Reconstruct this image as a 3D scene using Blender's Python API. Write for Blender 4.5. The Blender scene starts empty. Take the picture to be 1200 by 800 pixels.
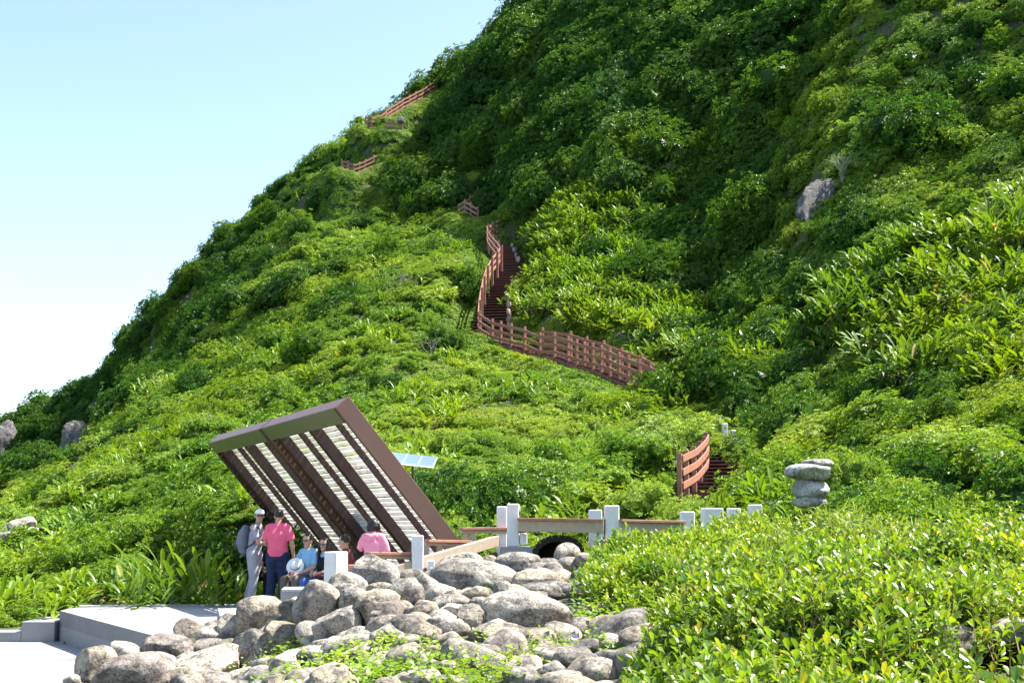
import bpy, bmesh, math, random
import numpy as np
from mathutils import Vector, Matrix, Euler
R = math.radians
rng = np.random.default_rng(7)
random.seed(7)
scene = bpy.context.scene
COL = scene.collection

# ------------------------------------------------------------------ camera, sky, sun, exposure
FPX, HORIZON, CAMZ = 1450.0, 610.0, 1.5
PITCH = math.atan((HORIZON - 400) / FPX)
cam_data = bpy.data.cameras.new('camera')
cam_data.lens = FPX / 1200 * 36.0
cam_data.sensor_width = 36.0
cam_data.clip_start = 0.1
cam_data.clip_end = 9000
cam = bpy.data.objects.new('camera', cam_data)
COL.objects.link(cam)
cam.location = (0, 0, CAMZ)
cam.rotation_euler = (R(90) + PITCH, 0, 0)
scene.camera = cam

SUN_DIR = Vector((0.61, 0.13, 1.0)).normalized()     # towards the sun
sun_el = math.asin(SUN_DIR.z)
sun_az = math.atan2(SUN_DIR.x, SUN_DIR.y)
world = bpy.data.worlds.new('World')
scene.world = world
world.use_nodes = True
wn = world.node_tree
bg = wn.nodes['Background']
skyt = wn.nodes.new('ShaderNodeTexSky')
skyt.sky_type = 'NISHITA'
skyt.sun_disc = False
skyt.sun_elevation = sun_el
skyt.sun_rotation = sun_az
skyt.air_density = 1.0
skyt.dust_density = 1.4
skyt.ozone_density = 1.0
wn.links.new(skyt.outputs[0], bg.inputs[0])
bg.inputs[1].default_value = 0.115
sun_l = bpy.data.lights.new('sun', 'SUN')
sun_l.energy = 5.0
sun_l.angle = R(0.6)
sun_l.color = (1.0, 0.96, 0.88)
sun_o = bpy.data.objects.new('sun', sun_l)
sun_o.rotation_euler = SUN_DIR.to_track_quat('Z', 'Y').to_euler()
COL.objects.link(sun_o)
scene.view_settings.view_transform = 'Standard'
scene.view_settings.look = 'None'
scene.view_settings.exposure = 1.62
scene.view_settings.gamma = 1
scene.cycles.max_bounces = 5
scene.cycles.diffuse_bounces = 2
scene.cycles.glossy_bounces = 2
scene.cycles.transmission_bounces = 3
scene.cycles.use_adaptive_sampling = True

# ------------------------------------------------------------------ helpers
ct, st = math.cos(PITCH), math.sin(PITCH)
def P(px, py, Y):
    """world point that stands Y metres ahead, on the ray of a photo pixel"""
    a, b = (px - 600) / FPX, (400 - py) / FPX
    dx, dy, dz = a, ct - b * st, st + b * ct
    return Vector((dx / dy * Y, Y, CAMZ + dz / dy * Y))
def PX(x, y, z):
    z = z - CAMZ
    f = y * ct + z * st
    u = -y * st + z * ct
    return 600 + FPX * x / f, 400 - FPX * u / f

def tag(o, label=None, cat=None, group=None, kind=None):
    if label: o['label'] = label
    if cat: o['category'] = cat
    if group: o['group'] = group
    if kind: o['kind'] = kind
    return o
def link(o, parent=None):
    COL.objects.link(o)
    if parent: o.parent = parent
    return o
def empty(name, loc=(0, 0, 0), rz=0):
    o = bpy.data.objects.new(name, None)
    o.location = loc; o.rotation_euler = (0, 0, rz)
    o.empty_display_size = 0.1
    return link(o)
def mesh_np(name, V, polys, mats=None, smooth=False, attrs=None, fmat=None):
    """polys: list of (n,k) int arrays; attrs: {name: per-face float array}"""
    me = bpy.data.meshes.new(name)
    V = np.asarray(V, dtype=np.float32)
    me.vertices.add(len(V)); me.vertices.foreach_set('co', V.ravel())
    idx = np.concatenate([np.asarray(p).ravel() for p in polys]).astype(np.int32)
    sizes = np.concatenate([np.full(len(p), np.asarray(p).shape[1]) for p in polys]).astype(np.int32)
    starts = np.concatenate([[0], np.cumsum(sizes)[:-1]]).astype(np.int32)
    me.loops.add(len(idx)); me.loops.foreach_set('vertex_index', idx)
    me.polygons.add(len(sizes)); me.polygons.foreach_set('loop_start', starts)
    try: me.polygons.foreach_set('loop_total', sizes)
    except Exception: pass
    if fmat is not None: me.polygons.foreach_set('material_index', np.asarray(fmat, dtype=np.int32))
    me.polygons.foreach_set('use_smooth', np.full(len(sizes), bool(smooth)))
    for m in (mats or []): me.materials.append(m)
    for k, a in (attrs or {}).items():
        at = me.attributes.new(k, 'FLOAT', 'FACE'); at.data.foreach_set('value', np.asarray(a, dtype=np.float32))
    me.update(calc_edges=True); me.validate()
    return me
def obj(name, me, parent=None, loc=None):
    o = bpy.data.objects.new(name, me)
    if loc is not None: o.location = loc
    return link(o, parent)
class MB:
    """collects boxes, bars and tubes into one mesh"""
    def __init__(s): s.v, s.f = [], []
    def hull8(s, p):
        b = len(s.v); s.v += [tuple(q) for q in p]
        for q in ((0,3,2,1),(4,5,6,7),(0,1,5,4),(1,2,6,5),(2,3,7,6),(3,0,4,7)): s.f.append([b+i for i in q])
        return s
    def box(s, c, size, rz=0, M=None):
        hx, hy, hz = size[0]/2, size[1]/2, size[2]/2
        M = M or Matrix.Rotation(rz, 3, 'Z')
        c = Vector(c)
        return s.hull8([c + M @ Vector((x,y,z)) for x,y,z in ((-hx,-hy,-hz),(hx,-hy,-hz),(hx,hy,-hz),(-hx,hy,-hz),(-hx,-hy,hz),(hx,-hy,hz),(hx,hy,hz),(-hx,hy,hz))])
    def bar(s, a, b, w, h, up=(0,0,1)):
        a, b = Vector(a), Vector(b); d = (b - a); L = d.length
        if L < 1e-6: return s
        x = d / L; side = x.cross(Vector(up))
        if side.length < 1e-4: side = x.cross(Vector((1,0,0)))
        side.normalize(); u = side.cross(x)
        M = Matrix((x, -side, u)).transposed()
        return s.box((a+b)/2, (L, w, h), M=M)
    def tube(s, pts, rad, n=8, cap=True):
        pts = [Vector(p) for p in pts]
        if not hasattr(rad, '__len__'): rad = [rad]*len(pts)
        b = len(s.v); ref = Vector((0,0,1))
        for i, p in enumerate(pts):
            d = (pts[min(i+1,len(pts)-1)] - pts[max(i-1,0)]).normalized()
            r = ref if abs(d.dot(ref)) < .95 else Vector((1,0,0))
            a1 = d.cross(r).normalized(); a2 = d.cross(a1)
            for k in range(n):
                t = 2*math.pi*k/n
                s.v.append(tuple(p + (a1*math.cos(t) + a2*math.sin(t))*rad[i]))
        for i in range(len(pts)-1):
            for k in range(n):
                s.f.append([b+i*n+k, b+i*n+(k+1)%n, b+(i+1)*n+(k+1)%n, b+(i+1)*n+k])
        if cap:
            s.f.append([b+k for k in range(n)][::-1]); s.f.append([b+(len(pts)-1)*n+k for k in range(n)])
        return s
    def build(s, name, mat, parent=None, bevel=0, smooth=False, origin=None):
        me = bpy.data.meshes.new(name)
        v = s.v
        if origin is not None: v = [tuple(Vector(q) - Vector(origin)) for q in v]
        me.from_pydata(v, [], s.f); me.materials.append(mat)
        bm = bmesh.new(); bm.from_mesh(me); bmesh.ops.recalc_face_normals(bm, faces=bm.faces)
        if bevel: bmesh.ops.bevel(bm, geom=bm.edges[:], offset=bevel, segments=1, affect='EDGES', clamp_overlap=True)
        bm.to_mesh(me); bm.free()
        if smooth:
            me.polygons.foreach_set('use_smooth', [True]*len(me.polygons))
        o = bpy.data.objects.new(name, me)
        if origin is not None and parent is None: o.location = origin
        return link(o, parent)

# value noise
def _h(ix, iy, iz, seed):
    n = (ix.astype(np.int64)*374761393 + iy.astype(np.int64)*668265263 + iz.astype(np.int64)*2147483647 + seed*144269504) & 0xffffffff
    n = (n ^ (n >> 13)) * 1274126177 & 0xffffffff
    n = (n ^ (n >> 16)) & 0xffffff
    return n / float(0xffffff)
def noise3(p, seed=0):
    p = np.asarray(p, dtype=float); i = np.floor(p); f = p - i; f = f*f*(3-2*f); i = i.astype(np.int64)
    r = 0
    for a in (0,1):
        for b in (0,1):
            for c in (0,1):
                w = (f[...,0] if a else 1-f[...,0])*(f[...,1] if b else 1-f[...,1])*(f[...,2] if c else 1-f[...,2])
                r = r + w*_h(i[...,0]+a, i[...,1]+b, i[...,2]+c, seed)
    return r*2-1
def fbm(p, oct=4, seed=0, gain=.5):
    p = np.asarray(p, dtype=float); a, s, r = 1.0, 0, 0
    for k in range(oct):
        r = r + a*noise3(p*(2**k)+k*17.3, seed+k); s += a; a *= gain
    return r/s
def noise2(x, y, scale, seed=0, oct=3):
    x = np.asarray(x, dtype=float); y = np.asarray(y, dtype=float)
    return fbm(np.stack([x/scale, y/scale, np.zeros_like(x)+.37], -1), oct, seed)

# ------------------------------------------------------------------ materials
def nmat(name):
    m = bpy.data.materials.new(name); m.use_nodes = True
    nt = m.node_tree; b = nt.nodes['Principled BSDF']
    return m, nt, b
def N(nt, t, **kw):
    n = nt.nodes.new(t)
    for k, v in kw.items():
        if k in ('operation','blend_type','data_type','attribute_name','noise_dimensions','feature','attribute_type','distance','mode','wave_type','bands_direction','rings_direction','wave_profile'):
            setattr(n, k, v)
        else:
            n.inputs[k.replace('_',' ')].default_value = v
    return n
def ramp(nt, fac, stops, interp='LINEAR'):
    r = nt.nodes.new('ShaderNodeValToRGB'); r.color_ramp.interpolation = interp
    e = r.color_ramp.elements
    while len(e) < len(stops): e.new(.5)
    for el, (p, c) in zip(e, stops): el.position = p; el.color = (*c, 1)
    nt.links.new(fac, r.inputs[0]); return r.outputs[0]
def mix(nt, fac, a, b, blend='MIX'):
    m = nt.nodes.new('ShaderNodeMix'); m.data_type = 'RGBA'; m.blend_type = blend
    for s, v in ((m.inputs[0], fac), (m.inputs[6], a), (m.inputs[7], b)):
        if isinstance(v, (int, float)): s.default_value = v
        elif isinstance(v, tuple): s.default_value = (*v, 1)
        else: nt.links.new(v, s)
    return m.outputs[2]
def wpos(nt):
    return nt.nodes.new('ShaderNodeNewGeometry').outputs['Position']
def opos(nt):
    return nt.nodes.new('ShaderNodeTexCoord').outputs['Object']
def noise_n(nt, vec, scale, detail=4, rough=.55):
    n = nt.nodes.new('ShaderNodeTexNoise'); n.inputs['Scale'].default_value = scale
    n.inputs['Detail'].default_value = detail; n.inputs['Roughness'].default_value = rough
    nt.links.new(vec, n.inputs['Vector']); return n.outputs['Fac']
def bump(nt, b, h, strength=.3, dist=.02):
    n = nt.nodes.new('ShaderNodeBump'); n.inputs['Strength'].default_value = strength; n.inputs['Distance'].default_value = dist
    nt.links.new(h, n.inputs['Height']); nt.links.new(n.outputs[0], b.inputs['Normal'])

def leaf_mat(name, dark, light, accent=None, acc_at=.93, trans=.35, rough=.42, patch=.12, patch_tint=(1.25,1.12,.7), spec=.4, back=None):
    m, nt, b = nmat(name)
    at = nt.nodes.new('ShaderNodeAttribute'); at.attribute_name = 'tint'
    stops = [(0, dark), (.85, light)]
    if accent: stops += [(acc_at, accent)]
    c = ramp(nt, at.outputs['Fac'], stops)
    pos = wpos(nt)
    n1 = noise_n(nt, pos, patch, 3)
    r1 = ramp(nt, n1, [(.35, (.72,.86,.8)), (.5, (1,1,1)), (.66, patch_tint)])
    c = mix(nt, 1.0, c, r1, 'MULTIPLY')
    n2 = noise_n(nt, pos, patch*7, 2)
    r2 = ramp(nt, n2, [(.3, (.8,.86,.85)), (.7, (1.2,1.14,1.0))])
    c = mix(nt, 1.0, c, r2, 'MULTIPLY')
    nt.links.new(c, b.inputs['Base Color'])
    b.inputs['Roughness'].default_value = rough
    b.inputs['Specular IOR Level'].default_value = spec
    tr = nt.nodes.new('ShaderNodeBsdfTranslucent')
    ct2 = mix(nt, 1.0, c, (1.35, 1.25, .45), 'MULTIPLY')
    nt.links.new(ct2, tr.inputs[0])
    ms = nt.nodes.new('ShaderNodeMixShader'); ms.inputs[0].default_value = trans
    nt.links.new(b.outputs[0], ms.inputs[1]); nt.links.new(tr.outputs[0], ms.inputs[2])
    nt.links.new(ms.outputs[0], nt.nodes['Material Output'].inputs['Surface'])
    return m
M = {}
M['leaf_shrub'] = leaf_mat('shrub_leaves', (.078,.172,.020), (.212,.332,.038), (.32,.39,.08), spec=.18)
M['leaf_olive'] = leaf_mat('olive_shrub_leaves', (.150,.255,.036), (.315,.420,.072), (.38,.42,.11), spec=.18)
M['leaf_tree'] = leaf_mat('tree_leaves', (.032,.094,.016), (.080,.178,.025), (.15,.25,.045), patch_tint=(1.5,1.25,.8), spec=.15)  # evergreen's own deep green, darkened further to stand for gully shade
M['leaf_strap'] = leaf_mat('strap_leaves', (.10,.20,.016), (.20,.31,.03), (.36,.34,.14), acc_at=.96, rough=.38, spec=.3)
M['leaf_strap_dark'] = leaf_mat('dull_strap_leaves', (.05,.13,.016), (.14,.24,.03), (.36,.28,.12), acc_at=.88, rough=.38, spec=.3)
M['leaf_grass'] = leaf_mat('hill_grass_blades', (.15,.23,.035), (.24,.33,.06), (.38,.36,.15), rough=.55)
M['leaf_front'] = leaf_mat('glossy_front_leaves', (.050,.140,.016), (.205,.315,.026), (.42,.38,.05), acc_at=.97, trans=.42, rough=.32, patch=.5, patch_tint=(1.15,1.05,.8), spec=.4)
M['leaf_front2'] = leaf_mat('darker_front_leaves', (.035,.105,.018), (.12,.225,.03), (.36,.30,.06), acc_at=.96, trans=.35, rough=.3, patch=.6, spec=.45)
M['leaf_vine'] = leaf_mat('creeper_leaves', (.12,.23,.03), (.24,.36,.05), None, trans=.4, rough=.42, patch=.6)
M['leaf_dead'] = leaf_mat('withered_leaves', (.16,.11,.07), (.36,.28,.18), None, trans=.2, rough=.7)

def flat_mat(name, col, rough=.6, var=.15, scale=8, bumpy=0, spec=.4, metallic=0, obj_space=True):
    m, nt, b = nmat(name)
    v = opos(nt) if obj_space else wpos(nt)
    n = noise_n(nt, v, scale, 4)
    lo = tuple(max(0, c*(1-var)) for c in col); hi = tuple(min(1, c*(1+var)) for c in col)
    nt.links.new(ramp(nt, n, [(.3, lo), (.7, hi)]), b.inputs['Base Color'])
    b.inputs['Roughness'].default_value = rough; b.inputs['Specular IOR Level'].default_value = spec
    b.inputs['Metallic'].default_value = metallic
    if bumpy: bump(nt, b, noise_n(nt, v, scale*6, 5), bumpy, .01)
    return m
def granite(name, base, dark, amt=.5, scale=90, rough=.75):
    m, nt, b = nmat(name)
    v = opos(nt)
    n = noise_n(nt, v, scale, 2, .8)
    c = ramp(nt, n, [(.38, dark), (.38+.25*amt+.08, base)])
    n2 = noise_n(nt, v, 1.7, 4)
    c = mix(nt, 1.0, c, ramp(nt, n2, [(.3, (.86,.86,.85)), (.7, (1.06,1.06,1.06))]), 'MULTIPLY')
    nt.links.new(c, b.inputs['Base Color']); b.inputs['Roughness'].default_value = rough
    bump(nt, b, n, .15, .004)
    return m
M['granite_post'] = granite('pale_granite', (.80,.78,.77), (.62,.61,.60), .4)
M['granite_grey'] = granite('grey_granite', (.33,.33,.33), (.15,.15,.15), .8)
M['granite_dark'] = granite('dark_granite', (.26,.26,.26), (.09,.09,.09), .8)
M['granite_top'] = granite('white_granite', (.36,.36,.36), (.25,.25,.25), .3)
def boulder_mat(name, base, dark, lichen, lich=.5, speck=.6):
    base = (base[0]*1.38, base[1]*1.33, base[2]*1.24); dark = tuple(x*1.2 for x in dark); lichen = tuple(min(1,x*1.25) for x in lichen)
    m, nt, b = nmat(name)
    v = opos(nt)
    v = wpos(nt)
    n = noise_n(nt, v, 5, 8, .65)
    c = ramp(nt, n, [(.37, dark), (.5, base), (.66, tuple(min(1,x*1.35) for x in base))])
    n3 = noise_n(nt, v, 46, 3, .7)
    c = mix(nt, speck, c, ramp(nt, n3, [(.36, (.25,.24,.24)), (.47, (1,1,1)), (.75, (1.2,1.2,1.18))]), 'MULTIPLY')
    n4 = noise_n(nt, v, 3.1, 6, .7)
    n4b = ramp(nt, n4, [(.53+.1*(1-lich), (0,0,0)), (.60+.1*(1-lich), (1,1,1))])
    c = mix(nt, n4b, c, lichen)
    n5 = noise_n(nt, v, 2.3, 7, .75)
    c = mix(nt, ramp(nt, n5, [(.26, (.75,.75,.75)), (.40, (0,0,0))]), c, (.07,.065,.06))
    n6 = noise_n(nt, v, 1.6, 5, .6); c = mix(nt, 1, c, ramp(nt, n6, [(.34,(.62,.60,.58)),(.5,(1,1,1)),(.68,(1.18,1.15,1.05))]), 'MULTIPLY')
    vc = nt.nodes.new('ShaderNodeTexVoronoi'); vc.feature = 'DISTANCE_TO_EDGE'; vc.inputs['Scale'].default_value = 1.9
    wv = nt.nodes.new('ShaderNodeVectorMath'); wv.operation = 'ADD'; nz_ = nt.nodes.new('ShaderNodeTexNoise'); nz_.inputs['Scale'].default_value = 3.5; nz_.inputs['Detail'].default_value = 5
    nt.links.new(v, nz_.inputs['Vector']); nt.links.new(v, wv.inputs[0]); nt.links.new(nz_.outputs['Color'], wv.inputs[1]); nt.links.new(wv.outputs[0], vc.inputs['Vector'])
    c = mix(nt, ramp(nt, vc.outputs['Distance'], [(.0,(.75,.75,.75)),(.012,(.5,.5,.5)),(.03,(0,0,0))]), c, (.05,.046,.042))
    nt.links.new(c, b.inputs['Base Color']); b.inputs['Roughness'].default_value = .88
    b.inputs['Specular IOR Level'].default_value = .25
    vo = nt.nodes.new('ShaderNodeTexVoronoi'); vo.inputs['Scale'].default_value = 17
    nt.links.new(v, vo.inputs['Vector'])
    hm = nt.nodes.new('ShaderNodeMath'); hm.operation = 'MULTIPLY_ADD'
    nt.links.new(vo.outputs['Distance'], hm.inputs[0]); hm.inputs[1].default_value = .35
    nt.links.new(noise_n(nt, v, 14, 8, .7), hm.inputs[2])
    bump(nt, b, hm.outputs[0], .9, .03)
    return m
M['rock_beige'] = boulder_mat('beige_rock', (.23,.205,.165), (.105,.092,.078), (.34,.31,.235), .5, .8)
M['rock_grey'] = boulder_mat('grey_rock', (.20,.19,.175), (.08,.077,.072), (.32,.30,.26), .55, .8)
M['rock_purple'] = boulder_mat('purple_brown_rock', (.175,.157,.145), (.07,.062,.058), (.28,.262,.235), .4, .85)
M['rock_pale'] = boulder_mat('pale_rock', (.27,.25,.22), (.13,.12,.108), (.37,.345,.285), .6, .8)
M['rock_dark'] = boulder_mat('dark_rock', (.145,.137,.127), (.05,.048,.046), (.31,.30,.275), .45, .85)
M['wood_red'] = flat_mat('red_brown_painted_wood', (.27,.115,.078), .55, .22, 6, .1)
M['wood_pink'] = flat_mat('pink_plank_and_sunlit_rail', (.33,.15,.10), .6, .2, 5, .1)  # on fence rails the paler pink stands for sunlight; top planks share it
M['wood_dark'] = flat_mat('dark_red_brown_tread', (.11,.045,.034), .65, .25, 5, .1)
M['beam_beige'] = flat_mat('beige_timber_composite', (.40,.31,.22), .7, .12, 12, .1)
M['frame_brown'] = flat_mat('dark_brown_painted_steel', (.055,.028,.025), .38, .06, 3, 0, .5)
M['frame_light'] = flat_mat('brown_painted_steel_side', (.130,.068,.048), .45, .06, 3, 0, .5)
# ------------------------------------------------------------------ terrain
DROP = .55   # plants stand on the ground: the ground lies below the green surface one sees
SLOPE = [ # photo pixel and distance of the green surface
 (0,600,45),(0,640,33),(100,620,34),(200,600,31),(250,560,34),(250,480,46),(110,530,62),(180,460,70),(250,410,76),(40,580,52),
 (0,560,98),(90,560,96),(90,505,103),(40,500,106),(70,458,112),(0,466,116),(130,400,108),(160,365,107),(200,318,105),(180,430,94),(250,330,98),(240,270,104),
 (300,230,101),(345,195,99),(390,168,98),(430,152,99),(480,112,101),(520,85,102),(570,40,103),(610,-5,105),
 (300,330,78),(220,400,84),(350,270,88),(400,230,92),(400,320,72),(400,400,54),(320,420,61),(500,330,64),(540,255,79),(500,250,84),(450,470,43),(550,410,54),
 (520,222,90),(450,200,95),(400,205,96),(470,175,98),(340,480,48),(440,420,50),(500,400,54),
 (500,600,27),(420,600,27),(350,600,27.5),(650,590,27),(600,520,34),(520,520,35),(700,480,40),(780,500,37),(700,550,31),(740,600,27),(830,585,29),
 (563,395,57),(633,412,53),(706,432,49),(776,462,45.5),(600,440,47),(660,450,44),(740,455,43),
 (583,360,60),(590,335,63),(600,318,66),(600,300,69),(590,283,73),(548,262,79),(560,240,82),
 (560,350,58),(560,310,65),(550,290,70),
 (900,570,25),(1000,565,22),(1100,565,20),(1200,565,17),(1000,500,30),(1200,480,24),(1100,440,31),(1200,400,29),(1000,430,37),(930,455,38),(900,490,36),(880,540,31),
 (1200,300,36),(1100,330,38),(1060,250,44),(1000,330,42),(940,350,45),(945,290,47.5),(955,220,51),(985,120,55),(1010,0,60),(1100,100,53),(1100,200,47),(1200,150,46),(1200,0,53),(1100,0,57),(1200,220,40),
 (845,505,36.5),(860,470,41),(875,430,48),(868,380,53),(850,300,60),(862,200,66),(885,100,70),(905,0,74),(925,160,60),(915,250,55),
 (800,400,50),(720,375,54),(740,300,60),(700,250,66),(640,330,61),(630,270,68),(700,330,58),(760,150,72),(800,0,80),(700,100,78),(700,0,87),(620,200,76),(600,120,88),(560,190,86),(520,150,94),(600,60,95),(650,60,90),(500,200,93),
]
SLOPE_ROAD = {(845,505),(860,470),(583,360),(590,335),(600,318),(600,300),(590,283)}
BOULDERS = [ # px, py, width, height (photo pixels), rotation, kind, label
 (113,783,44,42,10,'beige','beige boulder at the left end of the rock pile beside the pale paving'),
 (145,766,40,28,0,'pale','pale low boulder touching the foot of the dark granite step'),
 (157,798,88,52,12,'purple','broad purple grey boulder at the bottom left of the rock pile'),
 (199,763,54,36,-8,'purple','purple brown boulder before the near corner of the platform'),
 (192,778,40,22,-20,'grey','small pitted boulder wedged under the purple brown one near the platform corner'),
 (245,761,38,26,0,'purple','small round purple boulder in front of the low granite block'),
 (250,746,38,24,0,'pale','small pale dome boulder leaning on the low granite block'),
 (269,737,26,32,0,'pale','small pale boulder left of the large round beige boulder'),
 (238,783,88,38,16,'pale','long pale lichen stained boulder below the low granite block'),
 (200,799,32,16,0,'pale','pale stone cut by the bottom of the picture near the left'),
 (249,799,44,22,0,'purple','purple stone with moss at the bottom of the picture'),
 (84,797,18,14,0,'pale','lone small pale stone on the paving left of the rock pile'),
 (306,731,64,54,5,'beige','large round beige boulder just below the man in grey'),
 (341,718,28,28,0,'dark','small dark boulder behind the large round beige boulder'),
 (369,721,52,70,-12,'purple','tall pitted purple brown boulder in front of the granite bench block'),
 (407,691,44,36,-15,'grey','grey boulder leaning beside the granite post near the seated people'),
 (418,705,42,28,0,'grey','rounded boulder lying under the leaning grey one'),
 (397,734,56,42,12,'grey','egg shaped boulder with a green stained underside'),
 (336,750,60,34,-20,'beige','flat topped beige boulder with a dark broken edge'),
 (298,772,50,58,30,'grey','tall split grey boulder leaning to the right'),
 (271,768,34,34,0,'beige','beige boulder beside the split in the grey one'),
 (354,780,68,34,-5,'pale','wide pale boulder partly covered by bright creeper'),
 (346,795,54,30,0,'dark','dark round boulder at the bottom below the pale wide one'),
 (291,796,54,24,8,'pale','pale beige boulder at the bottom left of the creeper'),
 (378,758,32,20,15,'pale','small pale stone beside the egg shaped boulder'),
 (412,763,66,34,22,'grey','flat grey slab boulder sloping up out of the creeper'),
 (419,796,42,22,0,'pale','pale boulder rising from the creeper at the bottom'),
 (440,677,52,42,-10,'grey','angular grey boulder below the woman in pink'),
 (446,693,30,18,0,'beige','small beige boulder behind the lichen topped one'),
 (446,712,52,36,8,'beige','rounded boulder with a yellow lichen top'),
 (455,722,54,28,6,'purple','smooth purple grey boulder in front of the lichen topped one'),
 (449,733,44,24,10,'purple','low purple boulder resting on the stones in the middle of the pile'),
 (477,736,38,28,0,'purple','round purple brown boulder in the middle of the pile'),
 (473,692,38,26,25,'grey','grey boulder at the foot of the tall white post'),
 (483,702,24,34,-20,'purple','narrow upright purple boulder right of the white post foot'),
 (501,692,32,34,-10,'beige','beige boulder left of the biggest long boulder'),
 (499,722,36,32,0,'beige','boulder with a shaded green underside in the middle of the pile'),
 (555,682,98,44,-4,'grey','biggest long grey boulder under the sloping beam'),
 (538,663,50,26,14,'pale','pale boulder behind the biggest long boulder'),
 (575,660,26,16,0,'beige','small boulder in front of the granite plinth'),
 (611,665,58,30,-6,'grey','smooth oval grey boulder right of the granite plinth'),
 (522,707,26,18,0,'grey','small blue grey stone below the biggest long boulder'),
 (555,702,44,28,18,'beige','potato shaped beige boulder below the biggest long boulder'),
 (590,698,26,30,20,'grey','upright grey stone between two large boulders'),
 (530,722,42,26,0,'pale','pale boulder above the bright creeper in the middle'),
 (519,736,38,24,0,'pale','cracked pale boulder above the bright creeper'),
 (557,731,46,40,-15,'dark','dark angular boulder left of the largest white grey one'),
 (616,729,102,60,-4,'pale','largest white grey boulder in the right of the rock pile'),
 (632,687,64,40,10,'beige','broad beige boulder beside the bush'),
 (665,657,30,34,0,'pale','pale boulder half hidden by the bush near the beam'),
 (642,663,26,16,0,'dark','small dark boulder in front of the culvert mouth'),
 (450,747,30,18,10,'grey','small grey stone at the top edge of the creeper'),
 (477,752,34,16,0,'pale','flat white stone lying in the creeper'),
 (467,777,24,18,0,'pale','small pale stone sunk in the creeper'),
 (502,769,42,20,8,'beige','flat beige stone in the middle of the creeper'),
 (500,785,34,22,0,'dark','dark stone in the creeper near the bottom'),
 (522,786,30,22,0,'grey','round grey stone touching the dark one in the creeper'),
 (535,761,22,18,0,'pale','round pale pebble like stone right in the creeper'),
 (557,777,26,22,0,'purple','pinkish purple stone in the creeper'),
 (578,760,34,26,15,'grey','grey stone below the dark angular boulder'),
 (576,787,24,20,0,'dark','small rough dark stone near the bottom middle'),
 (451,789,24,16,0,'grey','small grey stone near the bottom between creepers'),
 (489,797,50,20,6,'pale','pale flat boulder at the bottom edge in the middle'),
 (524,799,38,14,0,'pale','white stone cut by the bottom edge in the middle'),
 (643,773,38,26,-15,'grey','wedge shaped grey boulder below the largest one'),
 (680,778,58,30,-8,'dark','dark boulder with a round hollow below the creeper'),
 (645,791,44,26,15,'pale','pale boulder at the bottom right of the creeper'),
 (716,744,88,26,34,'dark','long dark grey rock slanting up into the bush'),
 (722,776,64,28,8,'dark','low dark grey rock in front of the slanting one'),
 (618,789,26,18,0,'grey','small grey stone right of the creeper at the bottom'),
 (1110,770,60,30,10,'dark','rough dark pitted rock in the front right shrubs'),
 (1174,762,66,30,12,'grey','smooth grey rock at the right edge of the front shrubs'),
 (965,763,36,16,0,'purple','small pinkish rock showing through the front shrubs'),
 (912,704,26,16,0,'beige','small beige rock half hidden in the front shrubs'),
 (690,760,30,20,0,'dark','small dark stone under the slanting rock'),
]
def boulder_Y(px, py):
    prof = np.interp(py, [650,660,700,750,800], [17.6,16.6,13.8,11.2,9.2])
    left = np.interp(py, [690,720,750,800], [15.6,15.4,15.4,13.6])
    t = np.clip((px-300)/170., 0, 1)
    if px > 800: return np.interp(py, [700,760,800], [9.6,7.9,7.2])
    return float(left*(1-t) + prof*t)
ctrl = []
for (px,py,Y) in SLOPE:
    v = P(px,py,Y); ctrl.append((v.x, v.y, v.z - (0.1 if (px,py) in SLOPE_ROAD else DROP) - (2.1 if (Y > 90 and px < 420) else 2.4 if (Y >= 98 and px < 640) else 0)))
for (px,py,Y) in [(1200,604,14.5),(1000,615,14),(850,615,15),(700,645,14.5),(690,700,11.5),(900,700,9.8),(1200,700,9.8),(1200,800,7),(900,800,7.3),(780,790,8.0),(1050,740,8.6)]:
    v = P(px,py,Y); ctrl.append((v.x, v.y, v.z-.42))
for b in BOULDERS:
    Y = boulder_Y(b[0], b[1]); v = P(b[0], b[1], Y); ctrl.append((v.x, v.y, v.z - .32*b[3]*Y/FPX))
ctrl += [(-12,18,-.5),(-9,25,-.1),(-5,25.5,0),(-1,25,.1),(2,25,.5),(4,24,.8),(-14,26,-.1),(-20,24,-.6),(-30,45,-1.2),(-45,70,-1.5),(-14,12,-.7),(0,0,-.1),(0,5,.15),(6,3,.3),(-5,5,-.3),(-10,3,-.5),
  (0,20,.3),(2,19,.75),(4,19,.95),(7,19,.95),(10,18,1.0),(-3,21,-.05),(10,10,1.1),(12,5,1.2),(20,10,3),
  (-60,100,0),(-30,82,2.6),(-38,90,1.5),(-42,125,6),(-32,128,12),(-24,128,18),(-14,128,25),(0,125,36),(8,105,46),(20,100,48),(-60,150,0),(-20,160,8),(20,160,35),
  (25,80,42),(40,60,36),(30,40,20),(28,25,9),(50,80,48),(60,40,30),(60,120,55),(40,10,8),(-70,60,-1.5),(-40,20,-1.6),(-60,0,-1.8)]
ctrl = np.array(ctrl)
def _phi(r): return r**1.4
_S = 20.0
def _fit():
    X = ctrl[:,:2]/_S; n = len(X)
    D = np.linalg.norm(X[:,None]-X[None], axis=2)
    A = _phi(D); A[np.arange(n),np.arange(n)] -= 2e-3
    Pm = np.c_[np.ones(n), X]
    K = np.zeros((n+3,n+3)); K[:n,:n] = A; K[:n,n:] = Pm; K[n:,:n] = Pm.T
    return np.linalg.solve(K, np.r_[ctrl[:,2], 0,0,0])
_W = _fit()
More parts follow.
